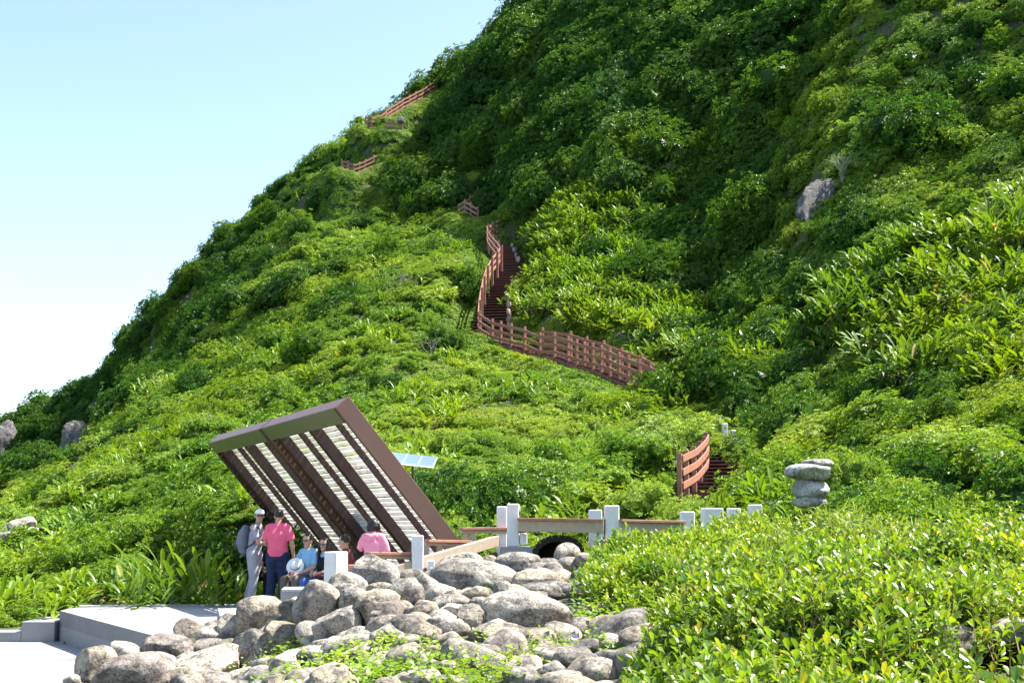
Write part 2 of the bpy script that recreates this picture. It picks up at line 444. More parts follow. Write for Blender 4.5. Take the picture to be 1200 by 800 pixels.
# paved areas (world polygons)
PLAT = [(-7.64,21.35),(-4.55,16.45),(-2.2,15.9),(.6,17.5),(.6,23.2),(-7.64,22.35)]
PLAZA = [(-7.5,21.3),(-9.4,21.3),(-11,21.6),(-30,22.0),(-30,4),(-6.5,8),(-5.4,12.6),(-4.2,15.2),(-4.5,16.6)]
def _in(poly, x, y):
    r = np.zeros(np.shape(x), bool); j = len(poly)-1
    for i in range(len(poly)):
        (xi,yi),(xj,yj) = poly[i], poly[j]
        with np.errstate(divide='ignore', invalid='ignore'):
            c = ((yi>y) != (yj>y)) & (x < (xj-xi)*(y-yi)/((yj-yi) if yj!=yi else 1e-9)+xi)
        r ^= c; j = i
    return r
# hill paths: feet of fences and stairs; the ground is cut or filled to them
def wpath(l): return np.array([tuple(P(*q)) for q in l])
DECK_LOW = wpath([(820,588,29.6),(826,580,30.5),(832,560,32),(840,540,33.5),(846,520,35.2),(849,502,37)])
LAND = [(562,392,57.5),(577,402,56.4),(587,405,55.8),(599,408,55.2),(615,412,54.4),(633,420,53.4),(650,420,52.6),(666,425,51.8),(676,429,51.2),(685,432,50.8),(695,434,50.2),(705,437,49.7),(715,440,49.2),(726,446,48.6),(737,450,48),(750,455,47.3),(763,460,46.7),(776,467,46)]
LAND_W = wpath(LAND)
DECK_MID = np.concatenate([wpath([(790,462,46.6)]), wpath([(q[0]+4,q[1]-4,q[2]+.9) for q in LAND[::-1][1:]])])
UP_L = [(562,392,57.5),(563,378,58.6),(565,363,60),(568,349,61.3),(572,336,62.8),(577,326,64),(583,318,65.2),(588,311,66.3)]
UP_M = [(588,311,66.3),(584,305,67.5),(578,298,69),(573,291,70.8),(572,284,72.2),(577,281,73.3),(583,279,74.3)]
UP_STAIRS = [(572,394,58.6),(575,378,60),(580,362,61.4),(585,347,62.9),(591,334,64.6),(597,323,66.4),(600,312,68.3),(597,303,70),(590,294,72),(586,287,74)]
DECK_UP = wpath(UP_STAIRS)
DECK_TOP = wpath([(566,259,79.5),(556,252,81.5),(560,242,84)])
HIGH = [[(560,262,78),(552,257,78.8),(545,253,79.6),(538,258,80.4)], [(538,258,80.4),(545,253,81),(551,248,81.8),(557,243,82.6),(560,236,84)],
 [(400,203,93),(407,205,93),(414,208,93),(421,206,93.3),(428,203,93.6),(438,198,94),(446,194,94.5),(454,191,95)],
 [(428.5,152,97),(435,152,97),(442,150,97.4),(448,148,97.8),(452,144,98.2)], [(452,158,96),(457,158,96),(463,159,96),(471,160,96)],
 [(452,143,98.4),(458,139,99),(465,135,99.6),(472,130,100.2),(480,126,100.8),(487,122,101.4),(495,118,102),(504,112,102.6),(515,106,103.4)],
 [(471,214,91),(479,216,91),(487,218,91)], [(503,213,90),(511,217,90),(519,220,90),(525,222,90)]]
CARVE = [(DECK_LOW,1.0,.45),(LAND_W,.7,.25),(DECK_MID,1.0,.4),(wpath(UP_L),.7,.2),(wpath(UP_M),.7,.2),(DECK_UP,1.15,.5),(DECK_TOP,.8,.4)] + [(wpath(h),.8,.1) for h in HIGH]
def path_near(x, y, pl):
    d = np.full(np.shape(x), 1e9); z = np.zeros(np.shape(x))
    for a, b in zip(pl[:-1], pl[1:]):
        ab = b[:2]-a[:2]; t = np.clip(((x-a[0])*ab[0]+(y-a[1])*ab[1])/(ab@ab), 0, 1)
        q = np.hypot(x-a[0]-t*ab[0], y-a[1]-t*ab[1]); m_ = q < d
        d = np.where(m_, q, d); z = np.where(m_, a[2]+t*(b[2]-a[2]), z)
    return d, z
SHELTER_FOOT = [(-3.0,20),(1.2,21.2),(-.8,25),(-3.2,31.2),(-7.8,30),(-6.5,24)]
def hz(x, y, rough=True):
    x = np.atleast_1d(np.asarray(x, float)); y = np.atleast_1d(np.asarray(y, float)); sh = x.shape
    q = np.c_[x.ravel(), y.ravel()]/_S; out = np.empty(len(q))
    for s in range(0, len(q), 20000):
        D = np.linalg.norm(q[s:s+20000,None]-ctrl[None,:,:2]/_S, axis=2)
        out[s:s+20000] = _phi(D) @ _W[:-3] + np.c_[np.ones(len(D)), q[s:s+20000]] @ _W[-3:]
    z = out.reshape(sh)
    if rough:
        far = np.clip((y-28)/30., 0, 1)
        z = z + far*(noise2(x, y, 7, 3)*1.1 + noise2(x, y, 3, 5)*.5)
        z = z + .06*noise2(x, y, 1.1, 9)*np.clip((y-3)/5,0,1)
    for pl, w_, below in CARVE:
        if np.all((y < pl[:,1].min()-4) | (y > pl[:,1].max()+4)): continue
        d, zp = path_near(x, y, pl); k = np.clip(1-(d-w_)/1.6, 0, 1); k = k*k*(3-2*k)
        z = z*(1-k) + (zp-below)*k
    z = np.where(_in(SHELTER_FOOT, x, y), np.minimum(z, -.02), z)
    z = np.where(_in(PLAZA, x, y), np.minimum(z, -.75), z)
    z = np.where(_in(PLAT, x, y), np.minimum(z, -.30), z)
    return z
xs = np.r_[np.arange(-300,-80,20), np.arange(-80,-22,1.2), np.arange(-22,24,.3), np.arange(24,70,1.2), np.arange(70,300,20)]
ys = np.r_[np.arange(-100,-8,8), np.arange(-8,30,.25), np.arange(30,130,.7), np.arange(130,260,6)]
GX, GY = np.meshgrid(xs, ys)
inside = np.clip(1-np.maximum(np.abs(GX)-75,0)/60., 0, 1)*np.clip(1-np.maximum(GY-150,0)/80,0,1)*np.clip(1-np.maximum(-GY-8,0)/40,0,1)
GZ = hz(np.clip(GX,-90,90), np.clip(GY,-15,180))*inside - 2.6*(1-inside)
V = np.stack([GX,GY,GZ], -1).reshape(-1,3)
ny, nx = GX.shape
ii = (np.arange(ny-1)[:,None]*nx + np.arange(nx-1)[None]).ravel()
F = np.c_[ii, ii+1, ii+nx+1, ii+nx]
m, nt, b = nmat('hillside_soil')
pos = wpos(nt)
n1 = noise_n(nt, pos, .8, 6); c = ramp(nt, n1, [(.3,(.05,.07,.025)),(.55,(.075,.10,.03)),(.75,(.13,.115,.07))])
n7 = noise_n(nt, pos, 9, 6, .7); c = mix(nt, ramp(nt, n7, [(.42,(0,0,0)),(.6,(1,1,1))]), c, (.055,.045,.032))
nt.links.new(c, b.inputs['Base Color']); b.inputs['Roughness'].default_value = .95
bump(nt, b, noise_n(nt, pos, 6, 6), .8, .1)
M['soil'] = m
ter = obj('terrain', mesh_np('terrain', V, [F], [M['soil']], smooth=True)); tag(ter, kind='structure')
# sea beyond the headland
m, nt, b = nmat('sea_water'); b.inputs['Base Color'].default_value = (.03,.10,.13,1); b.inputs['Roughness'].default_value = .15
bump(nt, b, noise_n(nt, wpos(nt), .6, 5), .4, .3)
s = obj('sea', mesh_np('sea', [(-6000,-3000,-2.2),(6000,-3000,-2.2),(6000,8000,-2.2),(-6000,8000,-2.2)], [np.array([[0,1,2,3]])], [m])); tag(s, kind='structure')
# ------------------------------------------------------------------ leaves, rosettes, plants
def unit(a): return a/np.maximum(np.linalg.norm(a, axis=-1, keepdims=True), 1e-9)
def rand_dirs(n, r, up=.0):
    d = r.normal(size=(n,3)); d[:,2] += up; return unit(d)
def frame(nrm, r):
    a = unit(np.cross(nrm, r.normal(size=nrm.shape))); return a, np.cross(nrm, a)
def leaves(base, direc, nrm, length, width, curl=.25, shape='diamond'):
    """one leaf per row: base point, direction it grows, blade normal. returns verts, faces"""
    n = len(base); d = unit(direc); s = unit(np.cross(nrm, d)); u = np.cross(d, s)
    L = np.asarray(length).reshape(-1,1)*np.ones((n,1)); W = np.asarray(width).reshape(-1,1)*np.ones((n,1))
    if shape == 'diamond':      # folded diamond, two triangles sharing the midrib
        mid = base + d*L*.55 + u*L*curl*.35
        v = np.stack([base, mid - s*W*.5 + u*W*.12, base + d*L - u*L*curl*.25, mid + s*W*.5 + u*W*.12], 1)
        i = np.arange(n)[:,None]*4
        return v.reshape(-1,3), np.r_[i+np.array([0,1,2]), i+np.array([0,2,3])]
    if shape == 'obovate':      # broad rounded leaf with midrib: 8 verts, 6 faces
        def pt(t, w, z): return base + d*L*t + s*W*w + u*(W*z - L*curl*t*t)
        pts = [pt(0,0,0), pt(.42,-.40,.12), pt(.45,0,0), pt(.42,.40,.12), pt(.8,-.46,.10), pt(.8,0,0), pt(.8,.46,.10), pt(1,0,0.0)]
        v = np.stack(pts, 1); i = np.arange(n)[:,None]*8
        tri = [np.array(t) for t in ((0,1,2),(0,2,3),(4,7,5),(5,7,6))]
        quad = [np.array(t) for t in ((1,4,5,2),(2,5,6,3))]
        return v.reshape(-1,3), (np.concatenate([i+t for t in tri]), np.concatenate([i+t for t in quad]))
    if shape == 'strap':        # long arching blade: 5 stations
        ts = [0,.3,.6,.85,1]; ws = [.35,.9,1,.6,.04]
        v = []
        for t, w in zip(ts, ws):
            c = base + d*L*t*(1-.12*t) ; c = c + np.array([0,0,-1.])*L*curl*t*t
            v += [c - s*W*w*.5 + u*W*.15*w, c, c + s*W*w*.5 + u*W*.15*w]
        v = np.stack(v, 1); i = np.arange(n)[:,None]*15; q = []
        for k in range(4):
            a = k*3
            q += [i+np.array([a,a+1,a+4,a+3]), i+np.array([a+1,a+2,a+5,a+4])]
        return v.reshape(-1,3), np.concatenate(q)
class Leafer:
    def __init__(s): s.V=[]; s.F={3:[],4:[]}; s.T={3:[],4:[]}; s.MI={3:[],4:[]}; s.n=0
    def add(s, vf, n, tint, mi=0):
        v, f = vf; fs = f if isinstance(f, tuple) else (f,)
        for a in fs:
            k = a.shape[1]; s.F[k].append(a + s.n); rep = len(a)//n
            s.T[k].append(np.tile(tint, rep)); s.MI[k].append(np.full(len(a), mi))
        s.V.append(v); s.n += len(v)
    def raw(s, v, f, tint=.3, mi=0):
        f = np.asarray(f); k = f.shape[1]; s.F[k].append(f+s.n); s.T[k].append(np.full(len(f), tint)); s.MI[k].append(np.full(len(f), mi)); s.V.append(np.asarray(v)); s.n += len(v)
    def mesh(s, name, mats, smooth=False):
        polys = [np.concatenate(s.F[k]) for k in (3,4) if s.F[k]]
        t = np.concatenate([np.concatenate(s.T[k]) for k in (3,4) if s.F[k]]); mi = np.concatenate([np.concatenate(s.MI[k]) for k in (3,4) if s.F[k]])
        # interleave order is by polygon list: triangles first then quads, as in polys
        return mesh_np(name, np.concatenate(s.V), polys, mats, smooth, {'tint': t}, mi)
def tints(n, group, r, spread=.35):
    return np.clip(group + r.uniform(-spread, spread, n), 0, .92)
def dome_points(n, r, lobes, rad, hgt, low=-.15):
    """points and outward normals on a lumpy dome made of several spheres"""
    out_p, out_n = [], []
    c, rr = lobes
    w = rr**2/np.sum(rr**2)
    while sum(len(a) for a in out_p) < n:
        k = r.choice(len(c), size=n, p=w); d = rand_dirs(n, r, .35)
        p = c[k] + d*rr[k][:,None]*np.array([1,1,hgt])
        # keep what is not inside another lobe
        q = (p[:,None]-c[None])/(rr[None,:,None]*np.array([1,1,hgt]))
        inside = (np.linalg.norm(q, axis=2) < .93).any(1)
        ok = ~inside & (p[:,2] > low*rad)
        out_p.append(p[ok]); out_n.append(d[ok])
    return np.concatenate(out_p)[:n], np.concatenate(out_n)[:n]
def make_lobes(r, nl, rad, flat=.75):
    c = [(0,0,rad*.28)]; rr = [rad*.52]
    for k in range(nl):
        a = 2*math.pi*(k+r.uniform(-.3,.3))/nl*1.0 + (k%2)*.5; q = r.uniform(.35,.72)*rad
        c.append((math.cos(a)*q, math.sin(a)*q, r.uniform(.0,.62)*rad*flat)); rr.append(rad*r.uniform(.18,.42))
    return np.array(c), np.array(rr)
def add_core(lf, lobes, hgt, mi=0, shrink=.80):
    for c, q in zip(*lobes):
        bm = bmesh.new(); bmesh.ops.create_icosphere(bm, subdivisions=1, radius=float(q)*shrink)
        v = np.array([tuple(x.co) for x in bm.verts])*np.array([1,1,hgt]) + c
        f = np.array([[x.index for x in fc.verts] for fc in bm.faces]); bm.free()
        lf.raw(v, f, .1, mi)
def shrub_mesh(name, seed, mat, rad=1.0, nros=430, nl=9, leaf=.085, wid=.04, per=7, hgt=.75, spread=.45, updraft=.95, clump=0):
    r = np.random.default_rng(seed); lf = Leafer(); lobes = make_lobes(r, nl, rad)
    add_core(lf, lobes, hgt)
    p, n = dome_points(nros, r, lobes, rad, hgt)
    p = p + n*r.uniform(-.07,.07,(len(p),1))*rad*.9 + fbm(p*3.2/rad, 3, seed)[:,None]*n*.30*rad + n*(r.random((len(p),1)) < .10)*r.uniform(.05,.22,(len(p),1))*rad
    ax = unit(n + np.array([0,0,updraft]) + r.normal(size=n.shape)*.25)
    g = r.uniform(.15,.75,len(p))
    a1, a2 = frame(ax, r)
    for k in range(per):
        t = 2*math.pi*k/per + r.uniform(-.3,.3,len(p)); el = r.uniform(.1,spread+.35,len(p))
        d = a1*np.cos(t)[:,None]*np.cos(el)[:,None] + a2*np.sin(t)[:,None]*np.cos(el)[:,None] + ax*np.sin(el)[:,None]
        nn = unit(ax*1.0 - d*(ax*d).sum(1,keepdims=True) + r.normal(size=ax.shape)*.15)
        L = leaf*r.uniform(.75,1.3,len(p))
        tt = tints(len(p), g, r, .22); tt = np.where(r.random(len(p))<.012, 1.0, tt)
        lf.add(leaves(p + d*.012, d, nn, L, L*wid/leaf*r.uniform(.8,1.2,len(p))), len(p), tt)
    return lf.mesh(name, [mat])
def strap_mesh(name, seed, mat, dead, nst=14, rad=.55, L=.55, W=.085, per=7, nd=10, hgt=.6, lean=.35, curl=.3):
    """ginger lily / crinum like clump: stems that carry long leaves"""
    r = np.random.default_rng(seed); lf = Leafer()
    base = np.c_[r.normal(size=(nst,2))*rad*.5, np.zeros(nst)]
    out = unit(np.c_[base[:,:2], np.zeros(nst)]+1e-6)
    stem = unit(out*lean*r.uniform(.4,1.6,(nst,1)) + np.array([0,0,1]) + r.normal(size=(nst,3))*.18)
    H = hgt*r.uniform(.6,1.15,nst)
    for k in range(per):
        t = (k+.6)/per; az = r.uniform(0,2*math.pi,nst)
        p = base + stem*(H*t)[:,None]
        side = np.c_[np.cos(az), np.sin(az), np.zeros(nst)]
        d = unit(stem*(.45+.7*t) + side*(1.05-.55*t))
        nn = unit(np.array([0,0,1.]) - d*d[:,2:3] + 1e-6)
        LL = L*r.uniform(.7,1.2,nst)
        lf.add(leaves(p, d, nn, LL, W*r.uniform(.8,1.2,nst), curl*r.uniform(.4,1.5), 'strap'), nst, tints(nst, r.uniform(.2,.8,nst), r, .2))
    if nd:
        az = r.uniform(0,2*math.pi,nd); side = np.c_[np.cos(az), np.sin(az), r.uniform(-.1,.6,nd)]
        b0 = np.c_[r.normal(size=(nd,2))*rad*.45, r.uniform(.05,.25,nd)]
        lf.add(leaves(b0, side, unit(np.array([[0,0,1.]])*np.ones((nd,1))+r.normal(size=(nd,3))*.3), L*r.uniform(.5,.9,nd), W*.55, .55, 'strap'), nd, r.random(nd), 1)
    return lf.mesh(name, [mat, dead])
def grass_mesh(name, seed, mat, n=240, rad=.5, L=.38, W=.018, curl=.45):
    r = np.random.default_rng(seed); lf = Leafer()
    b = np.c_[r.normal(size=(n,2))*rad*.45, np.zeros(n)]
    d = unit(np.c_[r.normal(size=(n,2))*.45, np.ones(n)])
    lf.add(leaves(b, d, unit(r.normal(size=(n,3))), L*r.uniform(.5,1.2,n), W, curl, 'strap'), n, tints(n, .5, r, .45))
    return lf.mesh(name, [mat])
def sprig_mesh(name, seed, mat, twig=None, nsp=9, rad=.16, H=.26, leaf=.075, wid=.038, per=9):
    """upright twigs with glossy rounded leaves, for the shrubs close to the camera"""
    r = np.random.default_rng(seed); lf = Leafer()
    b = np.c_[r.uniform(-1,1,(nsp,2))*rad, r.uniform(-.05,.03,nsp)]
    ax = unit(np.c_[r.normal(size=(nsp,2))*.28, np.ones(nsp)]); h = H*r.uniform(.6,1.1,nsp)
    for k in range(per):
        t = (k+.8)/per; p = b + ax*(h*t)[:,None]; az = k*2.4 + r.uniform(-.4,.4,nsp)
        a1, a2 = frame(ax, np.random.default_rng(seed+5))
        side = a1*np.cos(az)[:,None] + a2*np.sin(az)[:,None]
        up = .15 + 1.5*t*t
        d = unit(side + ax*up*r.uniform(.7,1.3,(nsp,1))); nn = unit(ax - side*.4*t + r.normal(size=ax.shape)*.22)
        L = leaf*r.uniform(.7,1.2,nsp)*(1 - .25*abs(t-.6))
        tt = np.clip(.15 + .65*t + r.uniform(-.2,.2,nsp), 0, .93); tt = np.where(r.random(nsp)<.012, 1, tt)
        lf.add(leaves(p, d, nn, L, L*wid/leaf, .12*r.uniform(-.3,1.6), 'obovate'), nsp, tt)
    if twig: lf.add(leaves(b - ax*.12, ax, unit(r.normal(size=ax.shape)), h*1.1+.12, .009, .03, 'strap'), nsp, r.random(nsp), 1)
    return lf.mesh(name, [mat] + ([twig] if twig else []))
def vine_mesh(name, seed, mat, n=46, rad=.32, leaf=.06):
    r = np.random.default_rng(seed); lf = Leafer()
    b = np.c_[r.uniform(-1,1,(n,2))*rad, r.uniform(.0,.10,n)]
    az = r.uniform(0,2*math.pi,n); d = unit(np.c_[np.cos(az), np.sin(az), r.uniform(-.1,.5,n)])
    nn = unit(np.c_[r.normal(size=(n,2))*.35, np.ones(n)]); L = leaf*r.uniform(.6,1.3,n)
    lf.add(leaves(b, d, nn, L, L*.95, .12, 'obovate'), n, tints(n, r.uniform(.2,.9,n), r, .15))
    return lf.mesh(name, [mat])
VAR = {
 'shrub': [shrub_mesh('shrub_leaves', 100+i, M['leaf_shrub'], nros=520, nl=8+i, hgt=.52+.07*i) for i in range(6)],
 'olive': [shrub_mesh('olive_leaves', 140+i, M['leaf_olive'], nros=560, nl=10, leaf=.07, wid=.032, hgt=.55, updraft=1.2) for i in range(5)],
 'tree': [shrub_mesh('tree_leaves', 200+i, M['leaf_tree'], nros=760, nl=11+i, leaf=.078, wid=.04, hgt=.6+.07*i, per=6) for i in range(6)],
 'strap': [strap_mesh('strap_leaves', 300+i, M['leaf_strap'], M['leaf_dead']) for i in range(4)],
 'cover': [shrub_mesh('cover_leaves', 160+i, M['leaf_shrub'] if i%5 < 3 else M['leaf_olive'], nros=260, nl=8, leaf=.14, wid=.062, hgt=.6, per=6, updraft=1.0) for i in range(7)],
 'grass': [grass_mesh('grass_blades', 340+i, M['leaf_grass']) for i in range(3)],
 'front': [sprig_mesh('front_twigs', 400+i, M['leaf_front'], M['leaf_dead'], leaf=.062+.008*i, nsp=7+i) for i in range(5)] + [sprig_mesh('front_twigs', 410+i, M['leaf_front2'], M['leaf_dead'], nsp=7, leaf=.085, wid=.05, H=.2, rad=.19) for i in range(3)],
 'vine': [vine_mesh('creeper_leaves', 440+i, M['leaf_vine']) for i in range(3)],
}
def stuff_instances(name, meshes, pts, rot, scl, idx, label, cat):
    """ONE object: points carrying instances of the plant meshes (geometry nodes, attributes rot / scl / idx)"""
    src = []
    for me in meshes:
        o = bpy.data.objects.new(me.name + '_source', me); src.append(o)
    me = bpy.data.meshes.new(name); pts = np.asarray(pts, dtype=np.float32)
    me.vertices.add(len(pts)); me.vertices.foreach_set('co', pts.ravel())
    a = me.attributes.new('rot', 'FLOAT_VECTOR', 'POINT'); a.data.foreach_set('vector', np.asarray(rot, dtype=np.float32).ravel())
    scl = np.asarray(scl, dtype=np.float32)
    a = me.attributes.new('scl', 'FLOAT_VECTOR', 'POINT'); a.data.foreach_set('vector', scl.ravel())
    a = me.attributes.new('idx', 'INT', 'POINT'); a.data.foreach_set('value', np.asarray(idx, dtype=np.int32))
    for m_ in {m_ for q in meshes for m_ in q.materials}: me.materials.append(m_)
    ng = bpy.data.node_groups.new(name, 'GeometryNodeTree')
    ng.interface.new_socket('Geometry', in_out='INPUT', socket_type='NodeSocketGeometry')
    ng.interface.new_socket('Geometry', in_out='OUTPUT', socket_type='NodeSocketGeometry')
    gi = ng.nodes.new('NodeGroupInput'); go = ng.nodes.new('NodeGroupOutput')
    join = ng.nodes.new('GeometryNodeJoinGeometry')
    for o in reversed(src):
        oi = ng.nodes.new('GeometryNodeObjectInfo'); oi.inputs['Object'].default_value = o; oi.inputs['As Instance'].default_value = False
        g2 = ng.nodes.new('GeometryNodeGeometryToInstance'); ng.links.new(oi.outputs['Geometry'], g2.inputs[0]); ng.links.new(g2.outputs[0], join.inputs[0])
    iop = ng.nodes.new('GeometryNodeInstanceOnPoints'); iop.inputs['Pick Instance'].default_value = True
    def attr(nm, ty):
        n = ng.nodes.new('GeometryNodeInputNamedAttribute'); n.data_type = ty; n.inputs[0].default_value = nm
        return next(s for s in n.outputs if s.enabled)
    ng.links.new(gi.outputs[0], iop.inputs['Points']); ng.links.new(join.outputs[0], iop.inputs['Instance'])
    ng.links.new(attr('idx', 'INT'), iop.inputs['Instance Index']); ng.links.new(attr('rot', 'FLOAT_VECTOR'), iop.inputs['Rotation']); ng.links.new(attr('scl', 'FLOAT_VECTOR'), iop.inputs['Scale'])
    ng.links.new(iop.outputs[0], go.inputs[0])
    o = obj(name, me); md = o.modifiers.new('scatter', 'NODES'); md.node_group = ng
    return tag(o, label, cat, kind='stuff')
# ------------------------------------------------------------------ scattering the plants
def normal_at(x, y, e=.6):
    zx = (hz(x+e,y)-hz(x-e,y))/(2*e); zy = (hz(x,y+e)-hz(x,y-e))/(2*e)
    return unit(np.stack([-zx,-zy,np.ones_like(zx)], -1))
def poisson(x0, x1, y0, y1, spacing, r):
    """jittered grid"""
    gx, gy = np.meshgrid(np.arange(x0,x1,spacing), np.arange(y0,y1,spacing)); gx = gx + (np.arange(gx.shape[0])[:,None]%2)*spacing*.5
    return (gx + r.uniform(-.45,.45,gx.shape)*spacing).ravel(), (gy + r.uniform(-.45,.45,gy.shape)*spacing).ravel()
def in_view(x, y, z, mx=.32):
    px, py = PX(x, y, z); return (px > -1200*mx) & (px < 1200*(1+mx)) & (py > -800*.22) & (py < 800*1.15) & (y > 1)
def in_px(poly, x, y, z):
    px, py = PX(x, y, z); return _in(poly, px, py)
# walkways (world polylines) keep plants off
def path_dist(x, y, pl):
    d = np.full(np.shape(x), 1e9)
    for a, b in zip(pl[:-1,:2], pl[1:,:2]):
        ab = b-a; t = np.clip(((x-a[0])*ab[0]+(y-a[1])*ab[1])/(ab@ab), 0, 1)
        d = np.minimum(d, np.hypot(x-a[0]-t*ab[0], y-a[1]-t*ab[1]))
    return d
FENCES_W = [LAND_W, wpath(UP_L), wpath(UP_M)] + [wpath(h) for h in HIGH]
def on_paths(x, y, margin):
    r = np.zeros(np.shape(x), bool)
    for pl, w in ((DECK_LOW,.7),(DECK_MID,.7),(DECK_UP,.85),(DECK_TOP,.65)):
        r |= path_dist(x, y, pl) < w + margin
    for pl in FENCES_W: r |= path_dist(x, y, pl) < margin
    return r
def hides_path(x, y, back):
    """stands just in front of (downhill of) a path, seen from below"""
    r = np.zeros(np.shape(x), bool)
    for k, pl in enumerate(FENCES_W + [DECK_LOW, DECK_UP]):
        bk = back*(1.3 if 3 <= k < len(FENCES_W) else 1)
        if k >= len(FENCES_W)-2 and k < len(FENCES_W): continue
        d = np.hypot(x, y); f = (d + bk/2)/d
        r |= (path_dist(x*f, y*f, pl) < bk/2+.3)
    return r
PAVED = lambda x, y, m=0: _in(PLAT, x, y) | _in(PLAZA, x, y) | _in([(-7.9,21),(-9.7,21),(-9.7,22.2),(-7.6,22.4)], x, y)
# bench terrace with the shelter, boardwalk strip and boulder heap: nothing tall here
TERRACE = [(-8.2,22.3),(-8.2,22.6),(-8,24),(-7.3,27),(-7.3,31),(-5.5,31),(-1.2,25),(.8,23),(3.0,20.6),(4.5,19.6),(4.5,17.2),(1.5,17),(-3,15.5),(-7,20)]
BPTS = [(P(b[0],b[1],boulder_Y(b[0],b[1])), b[2]*boulder_Y(b[0],b[1])/FPX/2) for b in BOULDERS]
HEAP = [(-7,12),(-5.8,15.8),(-4.6,16.2),(-2.2,16.0),(0,17.5),(1.1,17.5),(1.3,16),(.95,13.5),(1.3,11.8),(1.35,10.6),(.9,9.2),(.5,7.6),(-6,7.6)]

def region_kind(px, py, y, x, z, r):
    """how likely each kind is where this pixel looks; returns kind codes 0 shrub 1 olive 2 tree 3 strap 4 grass"""
    n = len(px); nz = noise2(x, y, 9, 31); nz2 = noise2(x, y, 4, 37); u = r.random(n)
    k = np.zeros(n, int)
    far_left = (y > 84) & (px < 340)
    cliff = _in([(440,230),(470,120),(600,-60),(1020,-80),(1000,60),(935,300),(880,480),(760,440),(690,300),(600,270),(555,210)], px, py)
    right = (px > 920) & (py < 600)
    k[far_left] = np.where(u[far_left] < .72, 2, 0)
    k[cliff] = np.where(u[cliff] < .93, 2, 0)  # mostly the darkened tree leaves here, helping paint the gully's shade
    straps = _in([(600,230),(690,185),(760,260),(755,380),(820,430),(690,400),(600,370)], px, py) | _in([(960,330),(1040,290),(1210,230),(1210,430),(1080,420),(960,400)], px, py) | _in([(740,360),(900,330),(930,400),(840,470),(780,430)], px, py)
    k[straps] = np.where(u[straps] < .74, 3, np.where(u[straps] < .9, 0, 2))
    k[right & ~straps] = np.where(u[right & ~straps] < .18, 1, np.where(u[right & ~straps] < .30, 2, 0))
    mid = ~far_left & ~cliff & ~right & ~straps
    k[mid] = np.where(nz[mid] + .5*nz2[mid] > .22, 1, 0)
    k[mid & (u < .12) & (nz2 > -.1)] = 3
    k[mid & (u > .90) & (y > 60)] = 2
    meadow = _in([(150,560),(330,430),(470,330),(560,250),(570,390),(660,430),(600,500),(420,470),(250,560),(60,640),(0,680),(0,600)], px, py)
    q = meadow & mid
    k[q & (nz + .6*nz2 > -.02)] = 1
    k[q & (nz - nz2 > .05) & (u<.75)] = 4
    k[q & (u < .08)] = 3
    k[q & (u > .55) & (py > 260)] = 5
    tall = _in([(600,230),(690,185),(760,260),(755,380),(690,400),(600,370)], px, py); k[tall] = np.where(u[tall] < .72, 3, 1)
    return k, cliff, far_left, right, straps
ROCKY = [[(84,490),(102,492),(112,505),(116,530),(95,560),(60,572),(62,540)],[(0,500),(12,500),(10,520),(0,525)],[(0,580),(12,580),(12,600),(0,600)],
         [(940,210),(975,205),(965,280),(945,300),(935,280)],[(1000,225),(1020,228),(1012,245),(998,243)],[(500,200),(560,200),(545,228),(505,228)]]
def rocky(x, y, z):
    px, py = PX(x, y, z); r = np.zeros(np.shape(x), bool)
    for q in ROCKY: r |= _in(q, px, py)
    return r & (y > 30)
pl_rng = np.random.default_rng(11)
plants = []      # x, y, kind, scale
for (y0, y1, sp) in ((20,30,.62),(30,44,.78),(44,64,.95),(64,90,1.15),(90,135,1.45)):
    X, Y_ = poisson(-.70*y1-4, .70*y1+4, y0, y1, sp, pl_rng)
    if y0 == 20:
        X2, Y2 = poisson(4.5, 20, 15.5, 20, .6, pl_rng); X = np.r_[X, X2]; Y_ = np.r_[Y_, Y2]
        X2, Y2 = poisson(-18, -8.2, 20.9, 24, .5, pl_rng); X = np.r_[X, X2]; Y_ = np.r_[Y_, Y2]
    Z = hz(X, Y_); ok = in_view(X, Y_, Z)
    ok &= ~PAVED(X, Y_) & ~_in(TERRACE, X, Y_) & ~_in(SHELTER_FOOT, X, Y_) & ~on_paths(X, Y_, .25) & ~_in(HEAP, X, Y_) & ~rocky(X, Y_, Z+.3)
    X, Y_, Z = X[ok], Y_[ok], Z[ok]
    px, py = PX(X, Y_, Z + .4)
    k, cliff, fl, right, straps = region_kind(px, py, Y_, X, Z, pl_rng)
    size = sp*pl_rng.uniform(.55, 1.15, len(X))*(1 + .45*np.clip(noise2(X, Y_, 3.5, 77), -1, 1))
    size *= np.where(k==2, 1.25, 1)*np.where(cliff, 1.15, 1)*np.where(k==1, .9, 1)
    size *= np.where((Y_>84)&(px<420), .8, 1)
    mead = _in([(150,560),(330,430),(470,330),(560,250),(570,390),(800,440),(830,500),(780,600),(500,600),(420,470),(250,560),(60,640),(0,720),(0,600)], px, py); size *= np.where(mead, .78, 1)
    big = pl_rng.random(len(X)) < np.where(mead, .07, .13)
    size = np.where(big & (k<3), size*1.55, size)
    size = np.where(on_paths(X, Y_, 1.0), np.minimum(size, .5), size)
    size = np.where(hides_path(X, Y_, 3.0), np.minimum(size, .42), size)
    k = np.where(hides_path(X, Y_, 3.0) & ((k==3)|(k==2)), 0, k)
    edge = (Y_ < 24.6) & (X < -6); size = np.where(edge, np.minimum(size, .45), size)
    for row in zip(X, Y_, Z, k, size): plants.append(row)
SPOLY = [[(600,230),(690,185),(760,260),(755,380),(690,400),(600,370)],[(960,330),(1040,290),(1210,230),(1210,430),(1080,420),(960,400)],[(740,360),(900,330),(930,400),(840,470),(780,430)]]
